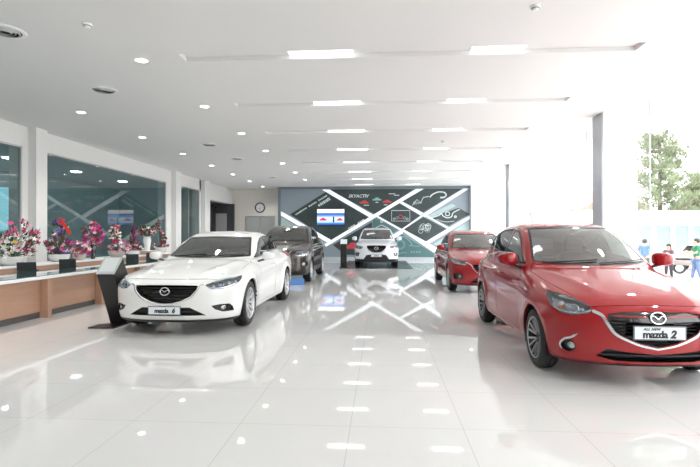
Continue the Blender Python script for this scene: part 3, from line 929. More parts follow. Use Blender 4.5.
# motor scooters
def scooter():
    t = thing('motor_scooter', '', 'scooter')
    for y in (-.62, .62):
        MB().lathe([(.17, -.05), (.26, -.05), (.28, -.02), (.28, .02), (.26, .05), (.17, .05)], 24, 'X', (0, y, .28), True).build('wheel', M['rubber'], t, 40)
        MB().lathe([(0, -.03), (.17, -.035), (.17, .035), (0, .03)], 20, 'X', (0, y, .28)).build('hub', M['alu'], t)
    MB().box(-.14, .14, -.1, .85, .42, .68, .07).box(-.13, .13, -.45, .05, .24, .34, .04).build('body', M['scootred'], t, 40)
    MB().box(-.20, .20, -.50, -.40, .30, .88, .06, mtx=Matrix.Rotation(R(-8), 4, 'X')).build('leg_shield', M['scootred'], t, 40)
    MB().box(-.13, .13, .0, .80, .68, .77, .04).build('seat', M['black'], t, 40)
    MB().tube([(0, -.62, .28), (0, -.50, .62), (0, -.42, .98)], .025, 8).tube([(-.32, -.36, 1.02), (-.1, -.44, .99), (.1, -.44, .99), (.32, -.36, 1.02)], .014, 8).build('handlebar', M['black'], t, 50)
    MB().sphere((0, -.50, .88), .07, 1, .7, 1).build('headlamp', M['lampinner'], t, 60)
    for sx in (-1, 1): MB().tube([(sx*.2, -.40, 1.0), (sx*.25, -.38, 1.14)], .008, 6).sphere((sx*.26, -.38, 1.17), .05, 1, .4, .8, 10, 6).build('mirror', M['black'], t, 50)
    return t
M['scootred'] = mat('scooter_shell', (.22, .20, .19), .3, coat=.5)
s0 = scooter(); tag(s0, 'dark motor scooter parked beside the man in the green shirt', 'scooter', 'parked motor scooters'); s0.location = (14.1, 19.6, -.5); s0.rotation_euler = (0, 0, R(40))
s1 = copy_tree(s0); tag(s1, 'motor scooter parked in front of the small white car outside', 'scooter', 'parked motor scooters'); s1.location = (14.9, 23.6, -.5); s1.rotation_euler = (0, 0, R(65))

# people outside
def skin_mesh(name, V, E, Rr, sub=2):
    me = bpy.data.meshes.new(name); me.from_pydata(V, E, [])
    o = bpy.data.objects.new(name, me); C.objects.link(o)
    md = o.modifiers.new('s', 'SKIN'); md.use_smooth_shade = True
    for i, r_ in enumerate(Rr): me.skin_vertices[0].data[i].radius = (r_ if isinstance(r_, tuple) else (r_, r_))
    me.skin_vertices[0].data[0].use_root = True
    o.modifiers.new('u', 'SUBSURF').levels = sub
    dg = bpy.context.evaluated_depsgraph_get(); dg.update()
    r = bpy.data.meshes.new_from_object(o.evaluated_get(dg)); bpy.data.objects.remove(o)
    smooth(r); return r
M['skin'] = mat('skin', (.50, .30, .21), .5)
M['hair'] = mat('black_hair', (.015, .012, .01), .5)
def person(label, loc, rz, h, shirt, trousers, arms, stride=.12, longhair=False):
    """arms: ((elbow),(wrist)) for right and left in metres at 1.70 m height; faces -Y"""
    t = thing('person', label, 'person', loc, rz); k = h/1.70
    sc_ = lambda p: (p[0]*k, p[1]*k, p[2]*k)
    V = [(0, 0, .92), (0, .0, 1.10), (0, -.01, 1.28), (0, 0, 1.40), (0, -.01, 1.47), (0, -.03, 1.56), (0, -.03, 1.64)]
    Rr = [(.15, .11), (.135, .10), (.155, .10), (.10, .08), (.055, .055), (.085, .095), (.075, .085)]
    E = [(0, 1), (1, 2), (2, 3), (3, 4), (4, 5), (5, 6)]
    def add(pts, rs, root):
        p = root
        for q, r_ in zip(pts, rs): V.append(q); Rr.append(r_); E.append((p, len(V)-1)); p = len(V)-1
        return p
    for i, sx in enumerate((-1, 1)):
        el, wr = arms[i]
        w_ = Vector(wr); e_ = Vector(el); d = (w_-e_).normalized()
        hnd = add([(sx*.17, 0, 1.39), el, wr, tuple(w_+d*.05), ], [.055, .042, .028, .032], 3)
        side_ = d.cross(Vector((1, 0, 0))).normalized()
        for f_ in range(4): add([tuple(w_+d*.085+side_*(.012*(f_-1.5)*1.3)), tuple(w_+d*(.14+.01*(1-abs(f_-1.5)))+side_*(.014*(f_-1.5)*1.3)+Vector((0, -.012, 0)))], [.010, .008], hnd)
        add([tuple(w_+d*.06+side_*.035), tuple(w_+d*.10+side_*.05)], [.010, .008], hnd-0)
        fy = stride*(1 if sx > 0 else -1)
        add([(sx*.09, 0, .86), (sx*.10, fy*.4-.02, .48), (sx*.10, fy, .09), (sx*.105, fy-.08, .045), (sx*.11, fy-.16, .035)], [.088, .060, .040, .042, .032], 0)
    obj('body', skin_mesh('body', [sc_(v) for v in V], E, [((r_[0]*k, r_[1]*k) if isinstance(r_, tuple) else r_*k) for r_ in Rr]), M['skin'], t)
    # shirt
    V2 = [(0, 0, .90), (0, 0, 1.10), (0, -.01, 1.28), (0, 0, 1.40)]; R2 = [(.172, .13), (.152, .118), (.172, .118), (.115, .09)]; E2 = [(0, 1), (1, 2), (2, 3)]
    for i, sx in enumerate((-1, 1)):
        el = Vector(arms[i][0]); s_ = Vector((sx*.18, 0, 1.39)); V2 += [tuple(s_), tuple(s_.lerp(el, .75))]; R2 += [.068, .060]; E2 += [(3, len(V2)-2), (len(V2)-2, len(V2)-1)]
    obj('shirt', skin_mesh('shirt', [sc_(v) for v in V2], E2, [((r_[0]*k, r_[1]*k) if isinstance(r_, tuple) else r_*k) for r_ in R2]), shirt, t)
    V3 = [(0, 0, .93)]; R3 = [(.165, .125)]; E3 = []
    for sx in (-1, 1):
        fy = stride*(1 if sx > 0 else -1); p = 0
        for q, r_ in (((sx*.095, 0, .84), .105), ((sx*.10, fy*.4-.02, .48), .078), ((sx*.10, fy, .12), .062)):
            V3.append(q); R3.append(r_); E3.append((p, len(V3)-1)); p = len(V3)-1
    obj('trousers', skin_mesh('trousers', [sc_(v) for v in V3], E3, [((r_[0]*k, r_[1]*k) if isinstance(r_, tuple) else r_*k) for r_ in R3]), trousers, t)
    hb = MB(); hb.sphere((0, .005*k, 1.635*k), .112*k, .92, 1.05, .95)
    if longhair: hb.sphere((0, .05*k, 1.52*k), .10*k, .95, .6, 1.3)
    bmesh.ops.delete(hb.bm, geom=[v for v in hb.bm.verts if v.co.y < -.045*k and v.co.z < 1.64*k], context='VERTS')
    hb.build('hair', M['hair'], t, 80)
    fb = MB()
    for sx in (-1, 1): fb.sphere((sx*.034*k, -.118*k, 1.60*k), .010*k, 1, .6, .7, 8, 6)
    fb.build('eyes', M['hair'], t, 60)
    MB().sphere((0, -.130*k, 1.575*k), .014*k, .8, 1, 1.5, 8, 6).build('nose', M['skin'], t, 60)
    MB().sphere((0, -.118*k, 1.535*k), .024*k, 1, .4, .25, 8, 6).build('mouth', mat('lips', (.4, .12, .1), .5), t, 60)
    return t
person('person in a green shirt and blue jeans standing at the right edge outside', (12.62, 19.9, -.5), R(-100), 1.70, mat('green_shirt', (.02, .16, .09), .8), mat('blue_jeans', (.10, .17, .32), .8),
       (((-.20, -.12, 1.16), (-.13, -.36, 1.14)), ((.22, -.10, 1.15), (.16, -.34, 1.20))))
person('person in a dark purple-grey shirt with arms raised forward outside', (11.9, 20.5, -.5), R(-60), 1.48, mat('purple_grey_shirt', (.12, .07, .11), .8), mat('dark_trousers', (.03, .03, .04), .8),
       (((-.22, -.14, 1.22), (-.12, -.36, 1.30)), ((.22, -.10, 1.15), (.16, -.30, 1.26))), .06, True)
person('person in a blue shirt, furthest left of the people outside', (11.15, 20.9, -.5), R(150), 1.68, mat('blue_shirt', (.06, .15, .45), .8), mat('grey_trousers', (.08, .08, .09), .8),
       (((-.24, -.02, 1.14), (-.22, -.16, .92)), ((.24, -.02, 1.14), (.2, -.22, 1.0))), .08)
def tabn(pts, sig=0.02):
    f = tab(pts, sig)
    return f, f.slope

def car_field(p):
    F, Fs = tabn(p['front'], 0.018); Rr, Rs = tabn(p['rear'], 0.02)
    T, Ts = tabn(p['top'], 0.03); RF, RFs = tabn(p['roof'], 0.035)
    PW, PWs = tabn(p['plan'], 0.06); S, Ss = tabn(p['sect'], 0.025)
    G, Gs = tabn(p['ghplan'], 0.06)
    hw = p['hw']; a2, a4, a8 = p['nose']; b2, b4 = p['tail']
    R0 = p['R']; wb = p['wb']; tum, tumc = p['tum']; belt = p['belt']
    zb = p['zb']; kf, kr = p['wrap']
    cr = p['crown']
    def fn(P):
        x = np.abs(P[:, 0]); y = P[:, 1]; z = P[:, 2]
        t = x/hw; t2 = t*t
        sc_ = S(z)
        w = PW(y)*sc_
        for yw in (0, wb):
            r = np.hypot(y-yw, z-R0)
            w = w+p['flare']*bump((r-(R0+0.07))/0.07)*sstep(z, 0.15, 0.35)
        # character line rising to the rear and hollow flank under it
        zl = p['line'][0]+p['line'][1]*y
        inside = sstep(y, 0.25, 0.7)*(1-sstep(y, wb-0.15, wb+0.3))
        w = w+0.010*bump((z-zl)/0.05)*sstep(y, -0.4, 0.3)*(1-sstep(y, wb+.2, wb+.7)) - 0.018*bump((z-(zl-0.20))/0.11)*inside
        fs = (x-w)/np.sqrt(1+(PW(y)*Ss(z))**2+PWs(y)**2)
        hoodk = 1-sstep(y, p['cowl']-0.2, p['cowl']+0.25)
        xl = p['hoodline'][0]+p['hoodline'][1]*(y-p['cowl'])
        zt = T(y)-cr[0]*t2-cr[1]*t2*t2+0.012*hoodk*bump((x-xl)/0.07)*sstep(y, p['front'][2][1]+0.05, p['front'][2][1]+0.5)
        ft = (z-zt)/np.sqrt(1+Ts(y)**2+(2*cr[0]*t/hw+4*cr[1]*t**3/hw)**2)
        g = a2*t2+a4*t2*t2+a8*t2**4; gs = (2*a2*t+4*a4*t**3+8*a8*t**7)/hw
        ff = (F(z)+g-y)/np.sqrt(1+Fs(z)**2+gs**2)
        h = b2*t2+b4*t2*t2; hs = (2*b2*t+4*b4*t**3)/hw
        fr = (y-(Rr(z)-h))/np.sqrt(1+Rs(z)**2+hs**2)
        lo = smax(fs, ft, p.get('kshoulder', 0.09))
        lo = smax(lo, ff, 0.05)
        lo = smax(lo, fr, 0.08)
        lo = smax(lo, zb-z, 0.05)
        u = sstep(y, p['mid']-0.7, p['mid']+0.7)
        ye = y-kf*x*x*(1-u)+kr*x*x*u
        sl = RFs(ye)
        gt = (z-(RF(ye)-p['roofcrown']*x*x))/np.sqrt(1+sl**2+(sl*2*kf*x)**2)
        zz = z-belt
        wg = G(y)-tum*zz-tumc*zz*zz
        gsd = (x-wg)/np.sqrt(1+(tum+2*tumc*zz)**2+Gs(y)**2)
        gh = smax(gt, gsd, p.get('krail', 0.10))
        gh = smax(gh, (belt-0.18)-z, 0.02)
        return smin(lo, gh, 0.035)
    return fn

CARS = {}
CARS['two'] = dict(hw=0.845, R=0.305, wb=2.57, zb=0.19, H=1.55, belt=1.0,
    front=[(.15, -.62), (.20, -.70), (.30, -.745), (.45, -.765), (.60, -.765), (.70, -.735), (.80, -.64), (.90, -.5)],
    rear=[(.15, 3.1), (.3, 3.23), (.5, 3.28), (.8, 3.27), (1.0, 3.25), (1.2, 3.2)],
    top=[(-.80, .655), (-.70, .745), (-.55, .82), (-.3, .895), (0, .955), (.3, 1.01), (.45, 1.03), (1.0, 1.03), (2.3, 1.05), (3.0, 1.07), (3.3, 1.02)],
    roof=[(.10, .86), (.30, .98), (1.12, 1.452), (1.35, 1.512), (1.7, 1.543), (2.2, 1.532), (2.65, 1.48), (2.92, 1.39), (3.08, 1.26), (3.24, .98), (3.3, .85)],
    plan=[(-.8, .72), (-.5, .80), (-.2, .836), (.1, .842), (.6, .828), (1.3, .83), (2.0, .838), (2.57, .843), (3.0, .80), (3.3, .73)],
    sect=[(.1, .86), (.17, .93), (.28, .965), (.42, .985), (.56, .995), (.68, 1.0), (.80, .985), (.92, .955), (1.0, .92), (1.1, .85)],
    ghplan=[(0, .70), (.4, .725), (1.2, .745), (2.0, .74), (2.7, .70), (3.2, .62)],
    nose=(.13, .20, .10), tail=(.10, .15), tum=(.26, .30), wrap=(.32, .25), crown=(.075, .055), roofcrown=.09,
    flare=.014, line=(.70, .06), cowl=.40, hoodline=(.58, .22), mid=1.7)
CARS['six'] = dict(hw=0.92, R=0.338, wb=2.83, zb=0.175, H=1.45, belt=.98,
    front=[(.15, -.80), (.20, -.88), (.28, -.925), (.45, -.95), (.60, -.955), (.68, -.93), (.76, -.86), (.88, -.66)],
    rear=[(.15, 3.65), (.3, 3.83), (.5, 3.90), (.8, 3.91), (1.0, 3.90), (1.15, 3.85)],
    top=[(-1.0, .65), (-.88, .755), (-.7, .82), (-.4, .885), (0, .94), (.3, .985), (.5, 1.0), (1.0, 1.0), (2.6, 1.02), (3.15, 1.07), (3.6, 1.08), (3.85, 1.06), (3.95, 1.0)],
    roof=[(.10, .82), (.42, .985), (1.2, 1.345), (1.45, 1.410), (1.8, 1.447), (2.1, 1.44), (2.6, 1.36), (3.2, 1.10), (3.5, .95)],
    plan=[(-.95, .76), (-.6, .865), (-.25, .905), (.1, .915), (.7, .902), (1.4, .90), (2.2, .908), (2.83, .918), (3.4, .88), (3.95, .78)],
    sect=[(.1, .87), (.17, .93), (.28, .962), (.42, .985), (.56, .995), (.68, 1.0), (.80, .985), (.90, .955), (.98, .92), (1.1, .84)],
    ghplan=[(0, .76), (.4, .775), (1.2, .80), (2.1, .79), (2.9, .74), (3.4, .68)],
    nose=(.16, .20, .12), tail=(.10, .16), tum=(.30, .35), wrap=(.34, .30), crown=(.07, .06), roofcrown=.08,
    flare=.016, line=(.72, .055), cowl=.45, hoodline=(.64, .2), mid=1.8)
CARS['three'] = dict(hw=0.897, R=0.325, wb=2.70, zb=0.19, H=1.51, belt=1.0,
    front=[(.15, -.74), (.20, -.83), (.30, -.875), (.45, -.90), (.60, -.905), (.70, -.87), (.78, -.78), (.90, -.56)],
    rear=[(.15, 3.3), (.3, 3.45), (.5, 3.52), (.8, 3.52), (1.0, 3.48), (1.2, 3.4)],
    top=[(-.93, .66), (-.83, .755), (-.65, .825), (-.35, .895), (0, .955), (.3, 1.0), (.5, 1.02), (1.0, 1.02), (2.4, 1.04), (3.2, 1.07), (3.55, 1.0)],
    roof=[(.10, .85), (.38, .995), (1.15, 1.395), (1.40, 1.465), (1.75, 1.505), (2.2, 1.495), (2.7, 1.42), (3.1, 1.30), (3.35, 1.12), (3.5, .9)],
    plan=[(-.93, .75), (-.6, .845), (-.25, .885), (.1, .893), (.7, .88), (1.4, .878), (2.2, .887), (2.70, .895), (3.1, .86), (3.55, .76)],
    sect=CARS['two']['sect'],
    ghplan=[(0, .74), (.4, .76), (1.2, .785), (2.1, .78), (2.8, .73), (3.4, .65)],
    nose=(.15, .20, .12), tail=(.10, .16), tum=(.28, .32), wrap=(.33, .28), crown=(.07, .06), roofcrown=.085,
    flare=.015, line=(.71, .055), cowl=.43, hoodline=(.62, .2), mid=1.75)
CARS['five'] = dict(hw=0.92, R=0.358, wb=2.70, zb=0.24, H=1.70, belt=1.14,
    front=[(.2, -.78), (.27, -.86), (.40, -.90), (.55, -.91), (.72, -.91), (.85, -.885), (.93, -.82), (1.05, -.6)],
    rear=[(.2, 3.4), (.35, 3.55), (.6, 3.61), (.9, 3.60), (1.1, 3.57), (1.4, 3.48)],
    top=[(-.95, .80), (-.85, .90), (-.68, .975), (-.35, 1.04), (0, 1.09), (.3, 1.13), (.5, 1.15), (1.0, 1.15), (2.4, 1.17), (3.2, 1.19), (3.6, 1.15)],
    roof=[(.10, 1.0), (.34, 1.13), (1.00, 1.53), (1.25, 1.62), (1.6, 1.68), (2.1, 1.69), (2.7, 1.65), (3.1, 1.58), (3.3, 1.45), (3.52, 1.15), (3.6, 1.0)],
    plan=[(-.95, .78), (-.6, .87), (-.25, .91), (.1, .915), (.7, .90), (1.4, .90), (2.2, .905), (2.70, .912), (3.1, .88), (3.6, .79)],
    sect=[(.15, .90), (.25, .95), (.35, .975), (.5, .99), (.65, .995), (.80, 1.0), (.92, .985), (1.05, .955), (1.15, .91), (1.25, .84)],
    ghplan=[(0, .76), (.4, .79), (1.2, .81), (2.1, .805), (2.8, .77), (3.5, .69)],
    nose=(.15, .20, .12), tail=(.10, .14), tum=(.24, .26), wrap=(.30, .24), crown=(.06, .06), roofcrown=.07,
    flare=.02, line=(.86, .04), cowl=.40, hoodline=(.62, .2), mid=1.8)
def car_shape(k, cell=0.024):
    p = CARS[k]
    y0 = min(b for a, b in p['front'])-.12; y1 = max(b for a, b in p['rear'])+.12
    return Shape(car_field(p), (-1.03, y0, p['zb']-.1), (1.03, y1, p['H']+.1), cell)
def p2(view, pts):
    """3D points (+X side of the car) to the 2D frame of a view"""
    u, v, w = basis(view); return [(Vector(p).dot(u), Vector(p).dot(v)) for p in pts]
def mir(half):
    """mirror an open half outline (x>=0 side, starting and ending on the axis or not) into a closed one"""
    return half+[(-x, z) for x, z in half[::-1] if abs(x) > 1e-6]

def wheel(parent, style, Rt, rim, wd, loc, side, front=True):
    """tyre, alloy rim with spokes, brake disc; outer face towards +X * side"""
    root = MB(); h = wd/2
    root.lathe([(rim-.012, -h+.02), (rim+.005, -h+.004), (Rt-.05, -h), (Rt-.018, -h+.012), (Rt-.004, -h+.034), (Rt, -h*.35), (Rt, -.006), (Rt-.008, -.004), (Rt-.008, .004), (Rt, .006), (Rt, h*.35), (Rt-.004, h-.034), (Rt-.018, h-.012), (Rt-.05, h), (rim+.005, h-.004), (rim-.012, h-.02)], 56, 'X', closed=True)
    ty = root.build('wheel', M['rubber'], parent, 40, loc)
    b = MB()
    b.lathe([(rim+.004, h-.012), (rim-.004, h-.006), (rim-.014, h-.012), (rim-.022, h-.03), (rim-.05, 0), (rim-.05, -h+.03), (rim-.005, -h+.015), (rim-.008, -h+.008), (rim-.058, -h+.03), (rim-.058, h-.04), (rim-.016, h-.032)], 56, 'X', closed=True)
    b.lathe([(0, h-.055), (.06, h-.055), (.068, h-.065), (.068, -h+.1), (0, -h+.1)], 24, 'X')
    n, base = (7, M['alloydark']) if style == 'two' else (10, M['alloy'])
    def spoke(bb, a0, a1, r0, r1, w0, w1, x0, x1, th):
        P = []
        for r_, a_, w_, x_ in ((r0, a0, w0, x0), (r1, a1, w1, x1)):
            c_, s_ = math.cos(a_), math.sin(a_)
            for sw in (-1, 1):
                cy, cz = r_*c_-sw*w_*s_, r_*s_+sw*w_*c_
                P.append((x_, cy, cz)); P.append((x_-th, cy, cz))
        v = [bb.bm.verts.new(p) for p in P]
        for q in ((0, 2, 6, 4), (1, 5, 7, 3), (0, 4, 5, 1), (2, 3, 7, 6), (0, 1, 3, 2), (4, 6, 7, 5)): bb.bm.faces.new([v[i] for i in q])
    f = MB()
    for k in range(n):
        a = 2*math.pi*k/n
        if style == 'two':
            spoke(b, a, a-.0, .045, rim-.02, .012, .030, h-.060, h-.026, .03)
            for sg in (-1, 1): spoke(f, a+sg*.12, a+sg*.21, .055, rim-.018, .007, .010, h-.044, h-.012, .016)
        else:
            for sg in (-1, 1): spoke(b, a+sg*.10, a+sg*.075, .045, rim-.018, .011, .010, h-.050, h-.016, .026)
    rm = b.build('rim', base if style == 'two' else M['alloy'], ty, 35)
    if style == 'two':
        f.lathe([(rim-.014, h-.011), (rim-.003, h-.005), (rim+.002, h-.009), (rim-.012, h-.016)], 56, 'X', closed=True)
        f.build('spoke_face', M['alloy'], rm, 35)
    else: f.bm.free()
    MB().lathe([(0, h-.050), (.028, h-.051), (.030, h-.056)], 20, 'X').build('centre_cap', M['alloy'] if style != 'two' else M['black'], rm, 35)
    MB().lathe([(0, .0), (rim-.075, .0), (rim-.075, -.02), (0, -.02)], 32, 'X').build('brake_disc', M['disc'], ty, 35)
    if side < 0: ty.rotation_euler = (0, 0, math.pi)
    return ty

def arch_liner(p, side, yw, Rr):
    """half drum over the wheel"""
    b = MB(); n = 60; xo, xi = p['hw']-.03, .46
    A, B, Cc = [], [], []
    for k in range(n+1):
        a = R(-25+230*k/n); cy, cz = yw+Rr*math.cos(a), max(p['zb']+.0, p['R']+Rr*math.sin(a))
        A.append(b.bm.verts.new((side*xo, cy, cz))); B.append(b.bm.verts.new((side*xi, cy, cz)))
    for k in range(n): b.bm.faces.new((A[k], A[k+1], B[k+1], B[k]))
    b.bm.faces.new(B)
    return b

def superbox(sx, sy, sz, levels=3, pw=3.2, n=14):
    """rounded block centred on the origin"""
    bm = bmesh.new(); bmesh.ops.create_cube(bm, size=2); bmesh.ops.subdivide_edges(bm, edges=bm.edges[:], cuts=n, use_grid_fill=True)
    for v in bm.verts:
        d = v.co.copy(); k = (abs(d.x)**pw+abs(d.y)**pw+abs(d.z)**pw)**(1/pw)
        v.co = Vector((d.x/k*sx, d.y/k*sy, d.z/k*sz))
    return bm

def emblem(parent, w, h, loc, tilt, th=.012):
    """oval ring with a winged V"""
    t = MB()
    ring = [(w*math.cos(a), 0, h*math.sin(a)) for a in [2*math.pi*k/40 for k in range(41)]]
    t.tube(ring, th*.55, 8, cap=False, flat=(.8, 1.25))
    for sg in (-1, 1):
        t.tube([(p[0]*sg, 0, p[1]) for p in curve2([(0, -h*.22), (w*.35, h*.18), (w*.62, h*.36), (w*.93, h*.20)], 5)], [th*.62]*11+[th*.75, th*.9, th*.7, th*.5, th*.4], 8)
    t.tube([(-w*.35, 0, h*.18), (0, 0, -h*.26), (w*.35, 0, h*.18)], th*.6, 8)
    return t.build('emblem', M['chrome'], parent, 50, loc, (R(tilt), 0, 0))

def lampset(name, cb, view, poly, w0, w1, parent, depth=.055, inner='lampinner', both=True, detail=None):
    """cut an opening, line it with a dark bezel and close it with a clear lens"""
    cb.cut(view, poly, w0, w1, both)
    out = []
    for m_ in ((False, True) if both else (False,)):
        lens = obj(name, cb.nrm(cb.piece(view, offset_poly(poly, -.0015), w0, w1, -.0005, -.0035, m_)), M['lens'], parent)
        obj('lamp_housing', cb.nrm(cb.piece(view, offset_poly(poly, .004), w0, w1, -depth, -depth-.006, m_)), M['lampdark'], lens)
        # bezel wall
        ring = cb.piece(view, offset_poly(poly, .005), w0, w1, -.004, -depth-.003, m_)
        ring = boolean(ring, [prism(view, offset_poly(poly, -.002), w0-.1, w1+.1, m_)])
        obj('bezel', cb.nrm(ring), M['lampdark'], lens)
        out.append(lens)
    return out

def surf(cb, x, z, off=0.0, view='F'):
    """point on the body hit from the front at (x, z), pushed out by off"""
    h = cb.s.project((x, -3, z), (0, 1, 0), 0, 6) if view == 'F' else cb.s.project((x, 0, 3), (0, 0, -1), 0, 3)
    g = cb.s.grad(np.array([h]))[0]; g /= np.linalg.norm(g)
    return Vector(h)+Vector(g)*off, Vector(g)
def surfT(cb, x, y, off=0.0):
    h = cb.s.project((x, y, 3), (0, 0, -1), 0, 3); g = cb.s.grad(np.array([h]))[0]; g /= np.linalg.norm(g)
    return Vector(h)+Vector(g)*off, Vector(g)
def surfS(cb, y, z, side, off=0.0):
    h = cb.s.project((side*2, y, z), (-side, 0, 0), 0, 2); g = cb.s.grad(np.array([h]))[0]; g /= np.linalg.norm(g)
    return Vector(h)+Vector(g)*off, Vector(g)

def build_car(key, paint, label, cat, name, cfg, cell=0.026):
    p = CARS[key]; T = .022
    t = thing(name, label, cat)
    cb = CarBody(car_shape(key, cell), T)
    hw, Rw, wb = p['hw'], p['R'], p['wb']
    # wheel arches
    for yw in (0, wb):
        Ra = Rw+cfg.get('arch', .045)
        circ = [(yw+Ra*math.cos(a*math.pi/32), Rw+Ra*math.sin(a*math.pi/32)) for a in range(64)]
        cb.cut('L', circ, -1.25, -.45, True)
    # glass openings
    ws = rounded(mir(cfg['ws']), .03)
    cb.cut('F', ws, -1.2, 2.0)
    bw = rounded(mir(cfg['bw']), .05)
    cb.cut('B', bw, -5, -(wb-.75))
    dlo = rounded(cfg['dlo'], .03)
    cb.cut('L', dlo, -1.2, -.3, True)
    gcut = rounded(mir(cfg['grille']), .012)
    low = rounded(mir(cfg['low']), .012)
    hv = cfg.get('hview', '42')
    hl = rounded(p2(hv, cfg['headlight']), .02)
    fog = rounded(p2('40', cfg['fog']), .012) if 'fog' in cfg else None
    nose = -1.3
    # headlights first, so that panels know the holes
    HW = (-1.4, -.10)
    hls = lampset('headlight', cb, hv, hl, HW[0], HW[1], t)
    for i, lens in enumerate(hls):
        sg = 1 if i == 0 else -1
        hp = cfg['lampspots']
        for (x, z, r, ty) in hp:
            q, g = surf(cb, x, z, -.030)
            q.x *= sg; g.x *= sg
            rot = g.to_track_quat('Z', 'Y').to_euler()
            if ty == 'proj':
                MB().lathe([(r*1.15, -.012), (r*1.15, .012), (r, .016), (r*.95, .004)], 24).build('projector_ring', M['chrome'], lens, 40, q, rot)
                MB().sphere((0, 0, 0), r*.9, 1, 1, .5, 20, 10).build('projector_lens', M['lampball'], lens, 60, q, rot)
            elif ty == 'amber':
                MB().sphere((0, 0, 0), r, 1, 1, .5, 14, 8).build('indicator', M['amber'], lens, 60, q, rot)
            else:
                MB().sphere((0, 0, 0), r, 1, 1, .4, 16, 8).build('reflector', M['lampinner'], lens, 60, q, rot)
        # silver fin along the lower edge
        fin = cb.piece(hv, strip_poly(curve2(p2(hv, cfg['fin']), 5), .016), HW[0], HW[1], -.012, -.045, i == 1)
        obj('chrome_fin', cb.nrm(fin), M['satin'], lens)
        fin = cb.piece(hv, strip_poly(curve2(p2(hv, cfg['fin2']), 5), .010), HW[0], HW[1], -.020, -.045, i == 1)
        obj('light_guide', cb.nrm(fin), M['art'], lens)
    # fog lamps
    if fog:
        cb.cut('40', fog, -1.4, -.1, True)
        for m_ in (False, True):
            sg = -1 if m_ else 1
            pc = obj('fog_lamp', cb.nrm(cb.piece('40', offset_poly(fog, .006), -1.4, -.1, -.03, -.036, m_)), M['black'], t)
            wl = boolean(cb.piece('40', offset_poly(fog, .006), -1.4, -.1, -.004, -.035, m_), [prism('40', offset_poly(fog, -.004), -1.5, 0, m_)])
            obj('surround', cb.nrm(wl), M['black'], pc)
            fx, fz, fr = cfg['foglens']
            q, g = surf(cb, fx, fz, -.022); q.x *= sg; g.x *= sg
            rot = g.to_track_quat('Z', 'Y').to_euler()
            MB().lathe([(fr*1.12, -.01), (fr*1.12, .01), (fr, .012), (fr*.95, 0)], 24).build('ring', M['satin'], pc, 40, q, rot)
            MB().sphere((0, 0, 0), fr*.95, 1, 1, .3, 18, 8).build('lens', M['foglens'], pc, 60, q, rot)
            if 'fogarc' in cfg:
                a_ = cb.piece('40', strip_poly(curve2(p2('40', cfg['fogarc']), 6), [.008]*3+[.018]*(len(curve2(p2('40', cfg['fogarc']), 6))-6)+[.006]*3), -1.4, -.1, .004, -.02, m_)
                obj('chrome_arc', cb.nrm(a_), M['satin'], pc)
    # grille and lower intake
    cb.cut('F', gcut, nose, .1); cb.cut('F', low, nose, .1)
    g_ = obj('grille', cb.nrm(cb.piece('F', offset_poly(gcut, .008), nose, .1, -.055, -.061)), M['blackgloss'], t)
    wl = boolean(cb.piece('F', offset_poly(gcut, .008), nose, .1, -.003, -.058), [prism('F', offset_poly(gcut, -.002), nose-.1, .2)])
    obj('surround', cb.nrm(wl), M['black'], g_)
    zs = [z for x, z in cfg['grille']]; z = min(zs)+.03
    cut_in = prism('F', offset_poly(gcut, .004), nose, .2)
    while z < max(zs)-.01:
        bar = cb.piece('F', [(-.6, z), (.6, z), (.6, z+cfg.get('barh', .012)), (-.6, z+cfg.get('barh', .012))], nose, .1, -.022, -.056)
        bar = boolean(bar, [cut_in.copy()], 'INTERSECT')
        obj('grille_bar', cb.nrm(bar), M['grilleblack'], g_)
        z += cfg.get('pitch', .042)
    if 'topbar' in cfg:
        bar = cb.piece('F', mir(cfg['topbar']), nose, .1, -.004, -.03)
        bar = boolean(bar, [prism('F', offset_poly(gcut, -.001), nose, .2)], 'INTERSECT')
        obj('top_bar', cb.nrm(bar), M['blackgloss'], g_)
        for sg in (False, True):
            st = cb.piece('F', cfg['redline'], nose, .1, .002, -.02, sg); obj('red_line', cb.nrm(st), paint, g_)
    l_ = obj('lower_intake', cb.nrm(cb.piece('F', offset_poly(low, .008), nose, .1, -.05, -.056)), M['black'], t)
    wl = boolean(cb.piece('F', offset_poly(low, .008), nose, .1, -.003, -.053), [prism('F', offset_poly(low, -.002), nose-.1, .2)])
    obj('surround', cb.nrm(wl), M['black'], l_)
    lz = [z for x, z in cfg['low']]
    zc = (min(lz)+max(lz))/2
    bar = boolean(cb.piece('F', [(-.7, zc-.008), (.7, zc-.008), (.7, zc+.006), (-.7, zc+.006)], nose, .1, -.02, -.051), [prism('F', offset_poly(low, .004), nose-.1, .2)], 'INTERSECT')
    obj('intake_bar', cb.nrm(bar), M['black'], l_)
    if 'wing' in cfg:
        W_ = curve2(cfg['wing'], 6); n = len(W_)
        full = [(-x, z) for x, z in W_[::-1]]+W_[1:]
        wd = [cfg['wingw'][0]+(cfg['wingw'][1]-cfg['wingw'][0])*min(1, (abs(x)/cfg['wing'][-1][0])**1.5) for x, z in full]
        wd[0] = wd[-1] = .008
        wg = cb.piece('F', strip_poly(full, wd), nose, .1, .009, -.03)
        obj('chrome_wing', cb.nrm(wg), M['chrome' if cfg.get('wingchrome', True) else 'satin'], t)
        cb.cut('F', strip_poly(full, [max(.004, w_-.004) for w_ in wd]), nose, .1)
    # bonnet, bumper and doors split out of the shell by fine gaps
    hood = rounded(mir(cfg['hood']), .04)
    zh = cfg['hoodz']
    bump = [(-1.3, .0), (-.20, .0), (-.20, .55), cfg['bumptop'], (-.75, zh), (-1.3, zh)]
    holes = cb.cuts[:]
    bp = cb.piece('L', bump, -1.2, 1.2, 0, -T)
    bp = boolean(bp, [c.copy() for c in holes])
    gap = .0045
    hood_me = cb.piece('T', offset_poly(hood, -gap), -1.4, -.5, 0, -T)
